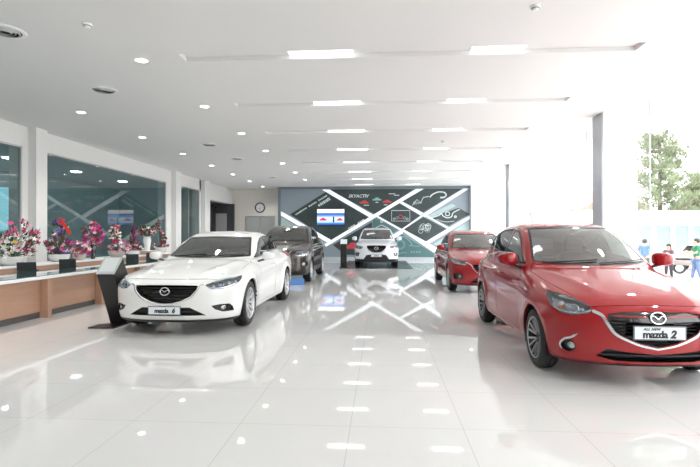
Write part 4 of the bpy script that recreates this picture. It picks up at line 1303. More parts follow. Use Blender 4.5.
    hood_me = boolean(hood_me, [prism('L', offset_poly(bump, gap), -1.3, 1.3)]+[c.copy() for c in holes])
    doors = []
    for nm, dp in (('front_door', cfg['fdoor']), ('rear_door', cfg['rdoor'])):
        for m_ in (False, True):
            d_ = cb.piece('L', offset_poly(rounded(dp, .04), -gap), -1.2, -.35, 0, -T, m_)
            d_ = boolean(d_, [c.copy() for c in holes]); doors.append((nm, d_, m_, dp))
    body = boolean(cb.body, [prism('L', bump, -1.3, 1.3), prism('T', hood, -1.4, -.5)]+
                   [prism('L', rounded(dp, .04), -1.25, -.35, m_) for nm, d_, m_, dp in doors]+[c.copy() for c in holes])
    def dress(me):
        cb.nrm(me)
        me.materials.clear(); me.materials.append(paint); me.materials.append(M['cabin'])
        cen = np.empty(len(me.polygons)*3, np.float32); me.polygons.foreach_get('center', cen); cen = cen.reshape(-1, 3).astype(float)
        nn = np.empty(len(me.polygons)*3, np.float32); me.polygons.foreach_get('normal', nn); nn = nn.reshape(-1, 3)
        g = cb.s.grad(cen); dt = (g*nn).sum(1)
        me.polygons.foreach_set('material_index', ((dt < -.3) | (cb.s.fn(cen) < -.012)).astype(np.int32)); me.update()
        return me
    def ob2(nm, me, par=t):
        o = bpy.data.objects.new(nm, dress(me)); C.objects.link(o); o.parent = par; return o
    ob2('body', body); ob2('bonnet', hood_me); ob2('front_bumper', bp)
    for nm, d_, m_, dp in doors:
        o = ob2(nm, d_)
        sg = -1 if m_ else 1
        hy = max(q[0] for q in dp)-.20; hz = cfg['handlez']
        q, g = surfS(cb, hy, hz, sg, .018)
        MB().tube([q+Vector((-sg*.03, -.09, 0)), q+Vector((0, -.08, 0)), q+Vector((0, .08, 0)), q+Vector((-sg*.03, .09, 0))], .012, 8, flat=(1, 1)).build('door_handle', paint, o, 50)
    # glass
    def pane(nm, view, poly, w0, w1, m_, mir_=False, seal=.014):
        o = obj(nm, cb.nrm(cb.piece(view, offset_poly(poly, .002), w0, w1, -.004, -.008, mir_)), m_, t)
        rg = boolean(cb.piece(view, offset_poly(poly, .003), w0, w1, -.001, -.015, mir_), [prism(view, offset_poly(poly, -seal), w0-.2, w1+.2, mir_)])
        obj('rubber_seal', cb.nrm(rg), M['black'], o)
        return o
    wso = pane('windscreen', 'F', ws, -1.2, 2.0, M['carglass'], seal=.022)
    pane('rear_window', 'B', bw, -5, -(wb-.75), M['privacy'], seal=.03)
    for m_ in (False, True):
        prev = None
        ys = cfg['pillars']      # list of (y_bottom, y_top) of pillar centre lines
        o = None
        segs = cfg['panes']
        for i, pp in enumerate(segs):
            pane('side_window', 'L', rounded(pp, .02), -1.2, -.3, M['carglass'] if i == 0 else M['privacy'], m_, .010)
        for (yb, yt, wdt) in ys:
            pl = boolean(cb.piece('L', [(yb-wdt, .8), (yb+wdt, .8), (yt+wdt, 1.8), (yt-wdt, 1.8)], -1.2, -.3, -.001, -.02, m_), [prism('L', offset_poly(dlo, .004), -1.3, -.2, m_)], 'INTERSECT')
            obj('pillar_trim', cb.nrm(pl), M['blackgloss'], t)
        if 'dlochrome' in cfg:
            ch = cb.piece('L', strip_poly(cfg['dlochrome'], .014), -1.2, -.3, .006, -.01, m_); obj('chrome_moulding', cb.nrm(ch), M['chrome'], t)
    # lower black lip and sills
    lip = cb.piece('L', [(-1.3, 0), (-.36, 0), (-.36, cfg['lipz']-.01), (-.6, cfg['lipz']), (-1.3, cfg['lipz'])], -1.2, 1.2, .004, -.03)
    obj('lower_lip', cb.nrm(lip), M['black'], t)
    if 'clad' in cfg:
        for yw in (0, wb):
            for m_ in (False, True):
                Ra = Rw+cfg.get('arch', .045)
                outer = [(yw+(Ra+.055)*math.cos(R(a)), Rw+(Ra+.055)*math.sin(R(a))) for a in range(-10, 191, 8)]
                inner = [(yw+(Ra-.004)*math.cos(R(a)), Rw+(Ra-.004)*math.sin(R(a))) for a in range(190, -11, -8)]
                obj('arch_moulding', cb.nrm(cb.piece('L', outer+inner, -1.2, -.45, .006, -.02, m_)), M['black'], t)
        for m_ in (False, True):
            obj('sill_moulding', cb.nrm(cb.piece('L', [(.40, 0), (wb-.40, 0), (wb-.40, .40), (.40, .40)], -1.2, -.45, .006, -.02, m_)), M['black'], t)
    # tail lamps
    for m_ in (False, True):
        obj('tail_light', cb.nrm(cb.piece('B', rounded(cfg['tail'], .03), -5, -(wb+.25), .004, -.01, m_)), M['redlens'], t)
    # wheels and arch liners
    for yw in (0, wb):
        for sg in (-1, 1):
            Ra = Rw+cfg.get('arch', .045)
            arch_liner(p, sg, yw, Ra-.005).build('arch_liner', M['blackmatte'], t, 60)
            wheel(t, 'two' if key == 'two' else 'six', Rw, cfg['rim'], cfg['tyrew'], (sg*(cfg['track']), yw, Rw), sg)
    # mirrors
    mx, my, mz, msx, msy, msz = cfg['mirror']
    for sg in (-1, 1):
        bm = superbox(msx, msy, msz)
        for v in bm.verts:
            v.co.x *= sg
            if v.co.y > msy*.35: v.co.y = msy*.35+(v.co.y-msy*.35)*.15
            v.co.z *= 1-.18*(v.co.x*sg/msx)
            v.co.y += .04*(v.co.x*sg/msx)**2
        for f_ in bm.faces: f_.smooth = True
        me = bpy.data.meshes.new('mirror'); bm.to_mesh(me); bm.free()
        mo = obj('mirror', me, paint, t, (sg*mx, my, mz))
        q, g = surfS(cb, my+.02, mz-msz*1.4, sg)
        MB().tube([(sg*(mx-msx*.5), my, mz-msz*.8), (sg*(q.x*sg+.02), my+.02, mz-msz*1.25), (q.x-sg*.02, my+.02, mz-msz*1.5)], [.03, .025, .035], 8, flat=(1, .7)).build('mirror_arm', M['black'], t, 50)
        MB().box(-msx*.8, msx*.8, 0, .004, -msz*.75, msz*.75, .002).build('mirror_glass', M['chrome'], mo, loc=(0, msy*.46, 0))
    # wipers
    for x0, x1, z1 in ((-.55, .02, .06), (.02, .60, .06)):
        pts = []
        for k in range(9):
            x = x0+(x1-x0)*k/8; z = cfg['ws'][0][1]+.015+z1*(k/8)*.6
            q, g = surf(cb, x, z, .012); pts.append(q)
        MB().tube(pts, .008, 6).build('wiper', M['black'], t, 60)
    # cowl strip under the windscreen
    # interior
    d = cfg['cabin']      # (dash_y, dash_z, half width, seat_y, floor z)
    it = MB(); w_ = d[2]
    it.box(-w_, w_, d[0], d[0]+.55, d[1]-.35, d[1], .05).build('dashboard', M['cabin'], t, 50)
    for sx in (-.36, .36):
        s_ = MB()
        s_.box(-.25, .25, -.28, .26, -.10, .10, .06).box(-.24, .24, -.08, .08, 0, .62, .06, mtx=Matrix.Translation((0, .30, .02)) @ Matrix.Rotation(R(-20), 4, 'X'))
        s_.box(-.13, .13, -.05, .05, -.1, .1, .045, mtx=Matrix.Translation((0, .54, .70)) @ Matrix.Rotation(R(-15), 4, 'X'))
        s_.build('seat', M['seat'], t, 50, (sx, d[3], d[4]+.30))
    s_ = MB(); s_.box(-.60, .60, -.25, .25, -.10, .10, .05).box(-.60, .60, -.07, .07, 0, .52, .06, mtx=Matrix.Translation((0, .26, 0)) @ Matrix.Rotation(R(-24), 4, 'X'))
    s_.build('rear_bench', M['seat'], t, 50, (0, d[3]+.85, d[4]+.32))
    sw = MB(); ring = [(.17*math.cos(a), 0, .17*math.sin(a)) for a in [2*math.pi*k/24 for k in range(25)]]
    sw.tube(ring, .015, 8, cap=False); sw.box(-.16, .16, -.01, .01, -.02, .02); sw.sphere((0, 0, 0), .055, 1, .5, 1)
    sw.build('steering_wheel', M['cabin'], t, 50, (.36, d[0]+.64, d[1]-.06), (R(-25), 0, 0))
    rx, ry, rz = cfg['rearmirror']
    MB().box(-.11, .11, -.02, .015, -.03, .03, .014).build('interior_mirror', M['cabin'], t, 50, (rx, ry, rz))
    # number plate card and emblem
    ex, ez, ew, eh = cfg['emblem']
    q, g = surf(cb, ex, ez, cfg.get('embout', .012))
    emblem(t, ew, eh, q, math.degrees(math.atan2(-g.z, -g.y))*0.6, .009)
    if 'plate' in cfg:
        pw, pz0, pz1, lines = cfg['plate']
        q, g = surf(cb, 0, (pz0+pz1)/2, 0.014)
        q2, g2 = surf(cb, pw, (pz0+pz1)/2, 0.0)
        yy = min(q.y, q2.y-.01) - .004
        ph = (pz1-pz0)/2
        pl = MB().box(-pw, pw, -.006, .006, -ph, ph, .003).build('number_plate', M['platesteel'], t, None, (0, yy, (pz0+pz1)/2), (0, 0, 0))
        MB().box(-pw+.012, pw-.012, -.009, -.0062, -ph+.010, ph-.010).build('plate_face', M['plate'], pl)
        for (txt, size, tx, tz, sh, bold, spc) in lines:
            me = text_mesh(txt, size, .0008, sh, bold*1.9, spc)
            o = obj('lettering', me, M['ink'], pl); o.rotation_euler = (R(90), 0, 0); o.location = (tx, -.0105, tz)
    if 'antenna' in cfg:
        ay = cfg['antenna']; q, g = surfT(cb, 0, ay, 0)
        MB().tube([q, q+Vector((0, .01, .02))], [.03, .018], 10).tube([q+Vector((0, .01, .02)), q+Vector((-.02, .10, .25))], [.012, .008], 8).build('antenna', M['black'], t, 50)
    return t
def car_paint(name, col, rough=.35, metal=.0, coat=1.0):
    return mat(name, col, rough, metal, coat, coat_rough=.015, spec=.15)
M['redpaint'] = car_paint('red_paint', (0.32, 0.001, 0.006), .45, .0)
M['red3'] = car_paint('deep_red_paint', (0.27, 0.002, 0.006), .45, .0)
M['whitepaint'] = car_paint('white_paint_pearl', (0.80, 0.81, 0.80), .35)
M['bluewhite'] = car_paint('cool_white_paint', (0.76, 0.80, 0.86), .35)
M['bronze'] = car_paint('dark_grey_brown_paint', (0.055, 0.048, 0.045), .35, .5)
M['art'] = M.get('art') or mat('art_white', (.7,.8,.8), .4)
M['grilleblack'] = mat('grille_black', (.008, .008, .009), .6, spec=.2)
M['cabin'] = mat('cabin_plastic', (0.018, 0.018, 0.02), .6)
M['lampball'] = mat('projector_glass', (.25, .27, .30), .05, .3, coat=1)
M['foglens'] = mat('fog_lens', (.45, .47, .48), .12, .6, coat=1)

cfg2 = dict(
    ws=[(0, 1.03), (.45, 1.035), (.645, 1.06), (.60, 1.21), (.54, 1.38), (.505, 1.468), (0, 1.488)],
    bw=[(0, 1.10), (.50, 1.11), (.46, 1.34), (0, 1.38)],
    dlo=[(.66, 1.03), (.80, 1.10), (1.13, 1.325), (1.38, 1.425), (1.80, 1.457), (2.25, 1.442), (2.62, 1.37), (2.74, 1.26), (2.70, 1.19), (1.6, 1.12), (.90, 1.035)],
    panes=[[(.72, 1.045), (1.16, 1.325), (1.40, 1.415), (1.60, 1.437), (1.56, 1.118), (.93, 1.045)],
           [(1.66, 1.125), (1.70, 1.442), (2.22, 1.43), (2.38, 1.40), (2.34, 1.165)],
           [(2.40, 1.17), (2.44, 1.39), (2.62, 1.352), (2.71, 1.26), (2.68, 1.195)]],
    pillars=[(1.58, 1.68, .045), (2.34, 2.46, .02)],
    grille=[(0, .692), (.28, .687), (.40, .668), (.405, .60), (.345, .508), (.262, .462), (.14, .413), (0, .382)],
    low=[(0, .318), (.25, .338), (.41, .362), (.49, .285), (.34, .250), (0, .245)],
    headlight=[(.758, -.177, .822), (.691, -.336, .811), (.619, -.477, .785), (.544, -.593, .745), (.515, -.655, .705), (.532, -.662, .671), (.596, -.636, .645), (.671, -.582, .634), (.736, -.507, .645), (.777, -.423, .685), (.787, -.327, .74)],
    fin=[(.52, -.66, .690), (.596, -.636, .662), (.671, -.582, .652), (.736, -.507, .663), (.775, -.40, .70)],
    fin2=[(.56, -.60, .735), (.63, -.50, .765), (.70, -.36, .785)],
    lampspots=[(.645, .700, .036, 'proj'), (.725, .742, .026, 'ref'), (.742, .700, .020, 'amber'), (.59, .70, .018, 'ref')],
    fog=[(.736, -.509, .350), (.722, -.54, .395), (.672, -.586, .412), (.640, -.60, .38), (.630, -.606, .335), (.66, -.58, .302), (.69, -.556, .292), (.723, -.516, .306)],
    foglens=(.672, .350, .030),
    fogarc=[(.728, -.51, .312), (.742, -.505, .355), (.716, -.54, .408), (.672, -.586, .432), (.626, -.624, .474)],
    wing=[(0, .369), (.14, .398), (.262, .446), (.355, .500), (.42, .60), (.45, .655), (.52, .692)], wingw=(.016, .030), wingchrome=False,
    topbar=[(0, .700), (.45, .700), (.45, .612), (.20, .606), (.085, .596), (0, .59)],
    redline=[(.085, .640), (.37, .652), (.37, .662), (.085, .652)],
    hood=[(0, -1.2), (.60, -1.2), (.60, -.50), (.655, -.25), (.70, .1), (.71, .45), (.66, .60), (.45, .44), (0, .385)],
    hoodz=.768, bumptop=(-.50, .66),
    fdoor=[(.64, .26), (.60, .60), (.62, 1.0), (1.60, 1.09), (1.64, .8), (1.62, .26)],
    rdoor=[(1.635, .26), (1.655, .8), (1.615, 1.09), (2.55, 1.165), (2.50, .86), (2.25, .62), (2.16, .26)],
    handlez=.86, lipz=.215, rim=.212, tyrew=.185, track=.738, arch=.038,
    tail=[(.48, .98), (.80, 1.02), (.80, .82), (.52, .84)],
    mirror=(.900, .72, 1.085, .112, .07, .074),
    cabin=(.55, 1.00, .62, 1.45, .22), rearmirror=(0, 1.0, 1.34),
    emblem=(0, .640, .062, .050), embout=.006,
    plate=(.222, .455, .578, [('mazda', .088, -.040, -.014, 0, .0018, .92), ('2', .092, .108, -.012, .25, .0024, 1), ('ALL NEW', .030, -.07, .034, .35, .0006, 1.15)]),
    antenna=2.62, barmat='black', pitch=.030, barh=.008)
cfg6 = dict(
    ws=[(0, .995), (.45, 1.0), (.705, 1.015), (.64, 1.16), (.575, 1.30), (.55, 1.335), (0, 1.350)],
    bw=[(0, 1.11), (.56, 1.11), (.50, 1.30), (0, 1.33)],
    dlo=[(.74, .99), (.95, 1.08), (1.25, 1.235), (1.50, 1.32), (1.85, 1.355), (2.2, 1.345), (2.6, 1.28), (2.95, 1.15), (2.98, 1.11), (1.7, 1.06), (1.0, 1.0)],
    panes=[[(.80, 1.005), (1.27, 1.23), (1.50, 1.305), (1.72, 1.335), (1.68, 1.066), (1.02, 1.01)],
           [(1.79, 1.075), (1.83, 1.34), (2.2, 1.33), (2.58, 1.265), (2.62, 1.105)],
           [(2.67, 1.11), (2.63, 1.25), (2.92, 1.145), (2.94, 1.12)]],
    pillars=[(1.72, 1.82, .045), (2.66, 2.58, .02)],
    grille=[(0, .697), (.24, .695), (.43, .688), (.415, .63), (.345, .552), (.22, .487), (.10, .455), (0, .448)],
    low=[(0, .396), (.33, .398), (.535, .285), (0, .285)],
    headlight=[(.520, -.86, .692), (.620, -.775, .735), (.72, -.63, .768), (.857, -.296, .785), (.880, -.36, .745), (.868, -.50, .690), (.80, -.67, .648), (.675, -.795, .628), (.580, -.845, .640)],
    fin=[(.545, -.855, .675), (.60, -.84, .655), (.675, -.795, .645), (.79, -.68, .662), (.86, -.52, .70)],
    fin2=[(.62, -.775, .72), (.72, -.63, .752), (.83, -.38, .768)],
    lampspots=[(.70, .695, .034, 'proj'), (.79, .715, .030, 'ref'), (.845, .735, .020, 'ref'), (.62, .685, .020, 'ref')],
    fog=[(.600, -.85, .412), (.70, -.78, .428), (.79, -.67, .425), (.822, -.62, .385), (.830, -.58, .318), (.72, -.74, .322), (.64, -.81, .36)],
    foglens=(.735, .372, .030),
    wing=[(0, .436), (.10, .444), (.23, .476), (.355, .540), (.432, .63), (.455, .688), (.50, .705)], wingw=(.012, .014), wingchrome=True,
    hood=[(0, -1.3), (.66, -1.3), (.66, -.70), (.72, -.45), (.775, 0), (.78, .50), (.72, .66), (.45, .47), (0, .41)],
    hoodz=.765, bumptop=(-.55, .68),
    fdoor=[(.66, .26), (.62, .60), (.66, .97), (1.72, 1.045), (1.78, .75), (1.76, .26)],
    rdoor=[(1.775, .26), (1.795, .75), (1.735, 1.045), (2.85, 1.09), (2.80, .95), (2.50, .66), (2.42, .26)],
    handlez=.84, lipz=.225, rim=.235, tyrew=.215, track=.800, arch=.040,
    tail=[(.42, .98), (.86, 1.02), (.86, .86), (.45, .86)],
    mirror=(.985, .80, 1.02, .105, .07, .068),
    cabin=(.60, .96, .68, 1.55, .20), rearmirror=(0, 1.05, 1.25),
    emblem=(0, .615, .062, .050), embout=.0,
    plate=(.225, .302, .418, [('mazda', .078, -.035, -.004, 0, .0018, .95), ('6', .084, .125, -.002, .25, .002, 1)]),
    pitch=.042, barh=.016, barmat='black')
def tweak(c, **k):
    d = dict(c); d.update(k); return d
cfg3 = tweak(cfg6,
    ws=[(0, 1.01), (.45, 1.015), (.69, 1.035), (.63, 1.18), (.57, 1.35), (.545, 1.395), (0, 1.41)],
    bw=[(0, 1.14), (.52, 1.14), (.47, 1.33), (0, 1.36)],
    dlo=[(.72, 1.0), (.92, 1.09), (1.22, 1.25), (1.47, 1.33), (1.80, 1.365), (2.2, 1.36), (2.55, 1.30), (2.82, 1.20), (2.84, 1.15), (1.7, 1.08), (.98, 1.015)],
    panes=[[(.78, 1.02), (1.24, 1.245), (1.47, 1.318), (1.66, 1.348), (1.62, 1.085), (1.0, 1.025)],
           [(1.73, 1.093), (1.77, 1.352), (2.18, 1.345), (2.45, 1.305), (2.48, 1.14)],
           [(2.53, 1.145), (2.50, 1.29), (2.79, 1.19), (2.81, 1.16)]],
    pillars=[(1.66, 1.76, .045), (2.52, 2.46, .02)],
    grille=[(0, .70), (.24, .698), (.42, .69), (.41, .62), (.33, .52), (.20, .455), (.10, .435), (0, .43)],
    low=[(0, .36), (.36, .37), (.50, .26), (0, .26)],
    headlight=[(.842, -.16, .811), (.755, -.324, .82), (.667, -.592, .776), (.578, -.723, .745), (.545, -.79, .70), (.60, -.77, .675), (.718, -.677, .680), (.80, -.55, .70), (.842, -.40, .74)],
    fin=[(.565, -.776, .70), (.62, -.75, .69), (.718, -.677, .695), (.83, -.45, .735)],
    fin2=[(.60, -.70, .745), (.68, -.58, .77), (.76, -.35, .80)],
    lampspots=[(.66, .72, .032, 'proj'), (.74, .745, .028, 'ref'), (.79, .735, .018, 'amber')],
    fog=[(.823, -.50, .465), (.641, -.765, .475), (.629, -.758, .366), (.70, -.70, .335), (.805, -.568, .336)],
    foglens=(.71, .405, .036),
    wing=[(0, .412), (.10, .42), (.21, .44), (.34, .50), (.43, .61), (.47, .68), (.575, .735)], wingw=(.016, .024), wingchrome=False,
    hood=[(0, -1.3), (.62, -1.3), (.62, -.70), (.69, -.45), (.745, 0), (.75, .48), (.70, .63), (.45, .45), (0, .39)],
    hoodz=.765, bumptop=(-.50, .68),
    fdoor=[(.65, .26), (.61, .60), (.64, .97), (1.66, 1.065), (1.71, .75), (1.69, .26)],
    rdoor=[(1.705, .26), (1.725, .75), (1.675, 1.065), (2.70, 1.12), (2.66, .93), (2.38, .64), (2.30, .26)],
    rim=.222, tyrew=.205, track=.782, mirror=(.96, .76, 1.05, .10, .07, .068),
    cabin=(.58, .98, .66, 1.5, .2), rearmirror=(0, 1.02, 1.27), emblem=(0, .62, .058, .047),
    plate=(.225, .30, .415, [('mazda', .078, -.035, -.004, 0, .0018, .95), ('3', .084, .125, -.002, .25, .002, 1)]), tail=[(.42, 1.0), (.84, 1.03), (.84, .86), (.45, .88)])
cfg5 = tweak(cfg6,
    ws=[(0, 1.165), (.45, 1.17), (.715, 1.185), (.66, 1.36), (.60, 1.54), (.58, 1.575), (0, 1.59)],
    bw=[(0, 1.22), (.58, 1.22), (.53, 1.48), (0, 1.52)],
    dlo=[(.68, 1.155), (.86, 1.24), (1.10, 1.42), (1.32, 1.525), (1.65, 1.575), (2.2, 1.58), (2.75, 1.53), (3.05, 1.42), (3.05, 1.33), (1.7, 1.21), (.95, 1.17)],
    panes=[[(.74, 1.175), (1.12, 1.415), (1.33, 1.51), (1.62, 1.555), (1.58, 1.21), (.97, 1.18)],
           [(1.69, 1.218), (1.73, 1.562), (2.2, 1.568), (2.44, 1.55), (2.40, 1.285)],
           [(2.46, 1.292), (2.50, 1.545), (2.75, 1.515), (3.02, 1.41), (3.02, 1.34)]],
    pillars=[(1.62, 1.72, .045), (2.42, 2.50, .02)],
    grille=[(0, .925), (.26, .922), (.40, .915), (.38, .82), (.33, .755), (.20, .66), (.10, .64), (0, .637)],
    low=[(0, .565), (.17, .565), (.40, .53), (.54, .34), (0, .33)],
    headlight=[(.600, -.755, .90), (.70, -.66, .915), (.80, -.47, .925), (.885, -.16, .935), (.90, -.22, .85), (.86, -.50, .805), (.78, -.66, .78), (.656, -.78, .775), (.57, -.82, .80), (.565, -.81, .86)],
    fin=[(.58, -.81, .815), (.656, -.78, .795), (.78, -.66, .80), (.87, -.45, .83)],
    fin2=[(.62, -.745, .885), (.70, -.66, .90), (.80, -.47, .905)],
    lampspots=[(.66, .845, .040, 'proj'), (.76, .855, .032, 'ref'), (.82, .86, .02, 'amber')],
    fog=[(.700, -.77, .620), (.80, -.65, .635), (.875, -.48, .62), (.87, -.50, .50), (.80, -.63, .465), (.74, -.72, .475)],
    foglens=(.79, .55, .042),
    wing=[(0, .622), (.10, .626), (.22, .645), (.35, .745), (.40, .82), (.425, .90), (.46, .925)], wingw=(.016, .020),
    hood=[(0, -1.3), (.62, -1.3), (.62, -.70), (.70, -.45), (.76, 0), (.77, .40), (.71, .56), (.45, .40), (0, .355)],
    hoodz=.965, bumptop=(-.50, .80),
    fdoor=[(.60, .36), (.57, .70), (.60, 1.12), (1.62, 1.20), (1.67, .9), (1.65, .36)],
    rdoor=[(1.665, .36), (1.685, .9), (1.635, 1.20), (2.62, 1.28), (2.62, .98), (2.40, .80), (2.26, .36)],
    handlez=.98, lipz=.36, rim=.245, tyrew=.225, track=.795, arch=.045, clad=True,
    tail=[(.50, 1.12), (.86, 1.17), (.86, .98), (.55, 1.0)],
    mirror=(.985, .74, 1.20, .11, .08, .088),
    cabin=(.52, 1.10, .68, 1.45, .35), rearmirror=(0, .95, 1.48), emblem=(0, .80, .075, .062),
    plate=(.225, .45, .565, [('CX-5', .082, 0, -.004, .1, .0018, 1.0)]), pitch=.05, barh=.016)

car2 = build_car('two', M['redpaint'], 'bright red hatchback with chrome-edged grille in the right foreground', 'car', 'hatchback_car', cfg2, .024)
car2.location = (2.415, 5.08, 0)
car6 = build_car('six', M['whitepaint'], 'white saloon car parked beside the counter and black slanted stand', 'car', 'saloon_car', cfg6, .024)
car6.location = (-2.888, 7.13, 0)
car3 = build_car('three', M['red3'], 'darker red car parked further back behind the foreground red hatchback', 'car', 'compact_car', cfg3, .028)
car3.location = (2.54, 11.94, 0)
car5 = build_car('five', M['bronze'], 'dark grey-brown crossover parked directly behind the white saloon', 'car', 'crossover_car', cfg5, .028)
car5.location = (-2.95, 13.9, 0)
# the white crossover is the same model: copy it with its parts, repainted
def copy_repaint(o, parent, a, b):
    c = o.copy(); C.objects.link(c)
    if parent is not None: c.parent = parent
    if o.data and any(m_ == a for m_ in o.data.materials):
        c.data = o.data.copy()
        for i, m_ in enumerate(c.data.materials):
            if m_ == a: c.data.materials[i] = b
    for ch in list(o.children): copy_repaint(ch, c, a, b)
    return c
car5w = copy_repaint(car5, None, M['bronze'], M['bluewhite'])
tag(car5w, 'white crossover facing the camera on a grey mat before the display wall', 'car')
car5w.location = (-.19, 20.3, .021)
# =================================================================== reception counter
def wood_material():
    m = mat('counter_wood', (.50, .30, .20), .4); nt = m.node_tree; b = nt.nodes['Principled BSDF']
    tc = nt.nodes.new('ShaderNodeTexCoord'); mp = nt.nodes.new('ShaderNodeMapping'); mp.inputs['Scale'].default_value = (6, .8, 8)
    nz = nt.nodes.new('ShaderNodeTexNoise'); nz.inputs['Scale'].default_value = 3; nz.inputs['Detail'].default_value = 6
    rp = nt.nodes.new('ShaderNodeValToRGB'); rp.color_ramp.elements[0].color = (.47, .275, .185, 1); rp.color_ramp.elements[1].color = (.56, .35, .25, 1)
    nt.links.new(tc.outputs['Object'], mp.inputs[0]); nt.links.new(mp.outputs[0], nz.inputs['Vector']); nt.links.new(nz.outputs['Fac'], rp.inputs[0]); nt.links.new(rp.outputs[0], b.inputs['Base Color'])
    return m
M['wood'] = wood_material()
M['kick'] = mat('kick_board', (.10, .095, .09), .4)
M['countertop'] = mat('counter_glass', (.10, .20, .19), .04, coat=1.0)
CY0, CY1 = 3.0, 15.2
t = thing('reception_counter', 'long wood-fronted reception counter with a glass top along the left wall', 'counter', (-5.6, (CY0+CY1)/2, 0))
def L(y): return y-(CY0+CY1)/2
pil = [4.5, 6.05, 7.58, 9.10, 10.6, 12.1, 13.6]
edges = [CY0]+pil+[CY1]
for a, b_ in zip(edges, edges[1:]):
    MB().box(-.12, -.04, L(a)+.05, L(b_)-.05, .10, .65).build('front_panel', M['wood'], t)
    MB().box(-.14, -.05, L(a)+.05, L(b_)-.05, 0, .10).build('kick_board', M['kick'], t)
for y in pil+[CY0, CY1]: MB().box(-.14, .09, L(y)-.05, L(y)+.05, .0, .65, .003).build('pilaster', M['wood'], t)
MB().box(-.95, .13, L(CY0)-.05, L(CY1)+.05, .65, .70, .006).build('counter_edge', M['white'], t)
MB().box(-.93, .11, L(CY0), L(CY1), .70, .712, .003).build('glass_top', M['countertop'], t)
MB().box(-.95, -.90, L(CY0), L(CY1), 0, .65).build('back_panel', M['wood'], t)
t2 = thing('flower_ledge', 'raised wood ledge with a white top behind the counter, carrying the flowers', 'ledge', (-6.95, (CY0+CY1)/2, 0))
MB().box(-.33, .27, L(CY0), L(CY1), 0, .765).build('ledge_body', M['wood'], t2)
MB().box(-.35, .29, L(CY0)-.02, L(CY1)+.02, .765, .80, .005).build('ledge_top', M['white'], t2)

# laptops, lids towards the hall
M['laptop'] = mat('laptop_grey', (.035, .037, .042), .45)
def laptop():
    t = thing('laptop', '', 'laptop')
    MB().box(-.15, .15, -.02, .20, 0, .018, .004).build('base', M['laptop'], t)
    MB().box(-.13, .13, .02, .14, .018, .0195).build('keyboard', M['black'], t)
    lid = MB().box(-.15, .15, -.006, .006, 0, .155, .004, mtx=Matrix.Translation((0, -.02, .015)) @ Matrix.Rotation(R(14), 4, 'X')).build('lid', M['laptop'], t)
    MB().box(-.14, .14, .007, .009, .012, .145, mtx=Matrix.Translation((0, -.02, .015)) @ Matrix.Rotation(R(14), 4, 'X')).build('display', M['blackgloss'], lid)
    return t
lp = laptop(); first = True
for x, y, w in ((-6.44, 8.26, 'in front of the big white and pink arrangement'), (-6.42, 9.36, 'below the pink rounded arrangement with the ribbon'), (-6.42, 11.9, 'in front of the red and white orchids'), (-6.42, 12.95, 'beside the tall white vase')):
    o = lp if first else copy_tree(lp); first = False
    o.location = (x, y, .712); o.rotation_euler = (0, 0, R(28))
    tag(o, 'dark grey open laptop on the counter '+w, 'laptop', 'laptops on the counter')

# =================================================================== flower arrangements
cols = {'pink': (.72, .10, .28), 'magenta': (.55, .02, .30), 'purple': (.22, .06, .40), 'red': (.50, .02, .05), 'white': (.85, .84, .80), 'palepink': (.80, .48, .55), 'wine': (.25, .02, .07), 'yellow': (.80, .55, .05)}
for k_, c_ in cols.items(): M['fl_'+k_] = mat('petal_'+k_, c_, .6)
M['leaf'] = noise_tint(mat('flower_leaf', (.03, .10, .03), .5), (.02, .07, .025), (.05, .14, .04), 12)
M['ceramic'] = mat('white_ceramic', (.78, .78, .76), .15, coat=.5)
M['wicker'] = mat('pale_basket', (.55, .50, .44), .7)
M['darkvase'] = mat('dark_vase', (.03, .03, .035), .15, coat=.5)
def petal_mesh(col):
    b = MB()
    for k in range(5):
        a = 2*math.pi*k/5
        pr = [(0, 0, 0), (.35, .28, .12), (.85, .22, .25), (1.0, 0, .22), (.85, -.22, .25), (.35, -.28, .12)]
        v = [b.bm.verts.new((p[0]*math.cos(a)-p[1]*math.sin(a), p[0]*math.sin(a)+p[1]*math.cos(a), p[2])) for p in pr]
        m_ = b.bm.verts.new((.55*math.cos(a), .55*math.sin(a), .06))
        for i in range(6): b.bm.faces.new((v[i], v[(i+1) % 6], m_))
    b.sphere((0, 0, .08), .16, 1, 1, 1, 8, 6)
    me = b.mesh('blossom', 60); me.materials.append(M['fl_'+col]); return me
PET = {k_: petal_mesh(k_) for k_ in cols}
def leaves(parent, pts, c, size, n, seed):
    r_ = random.Random(seed); b = MB()
    for k in range(n):
        p = Vector(r_.choice(pts)); d = (p-Vector(c)+Vector((r_.uniform(-.1, .1), r_.uniform(-.1, .1), r_.uniform(-.05, .15)))).normalized()
        s_ = size*r_.uniform(.7, 1.3); w = d.cross(Vector((r_.random()-.5, r_.random()-.5, r_.random()))).normalized()*s_*.16
        p = p-d*s_*.5; up = d.cross(w).normalized()*s_*.08
        v = [b.bm.verts.new(q) for q in (p, p+d*s_*.4+w+up, p+d*s_-up*2, p+d*s_*.4-w+up, p+d*s_*.45-up*.2)]
        for i in range(4): b.bm.faces.new((v[i], v[(i+1) % 4], v[4]))
    o = obj('leaves', b.mesh('leaves', 60), M['leaf'], parent); return o
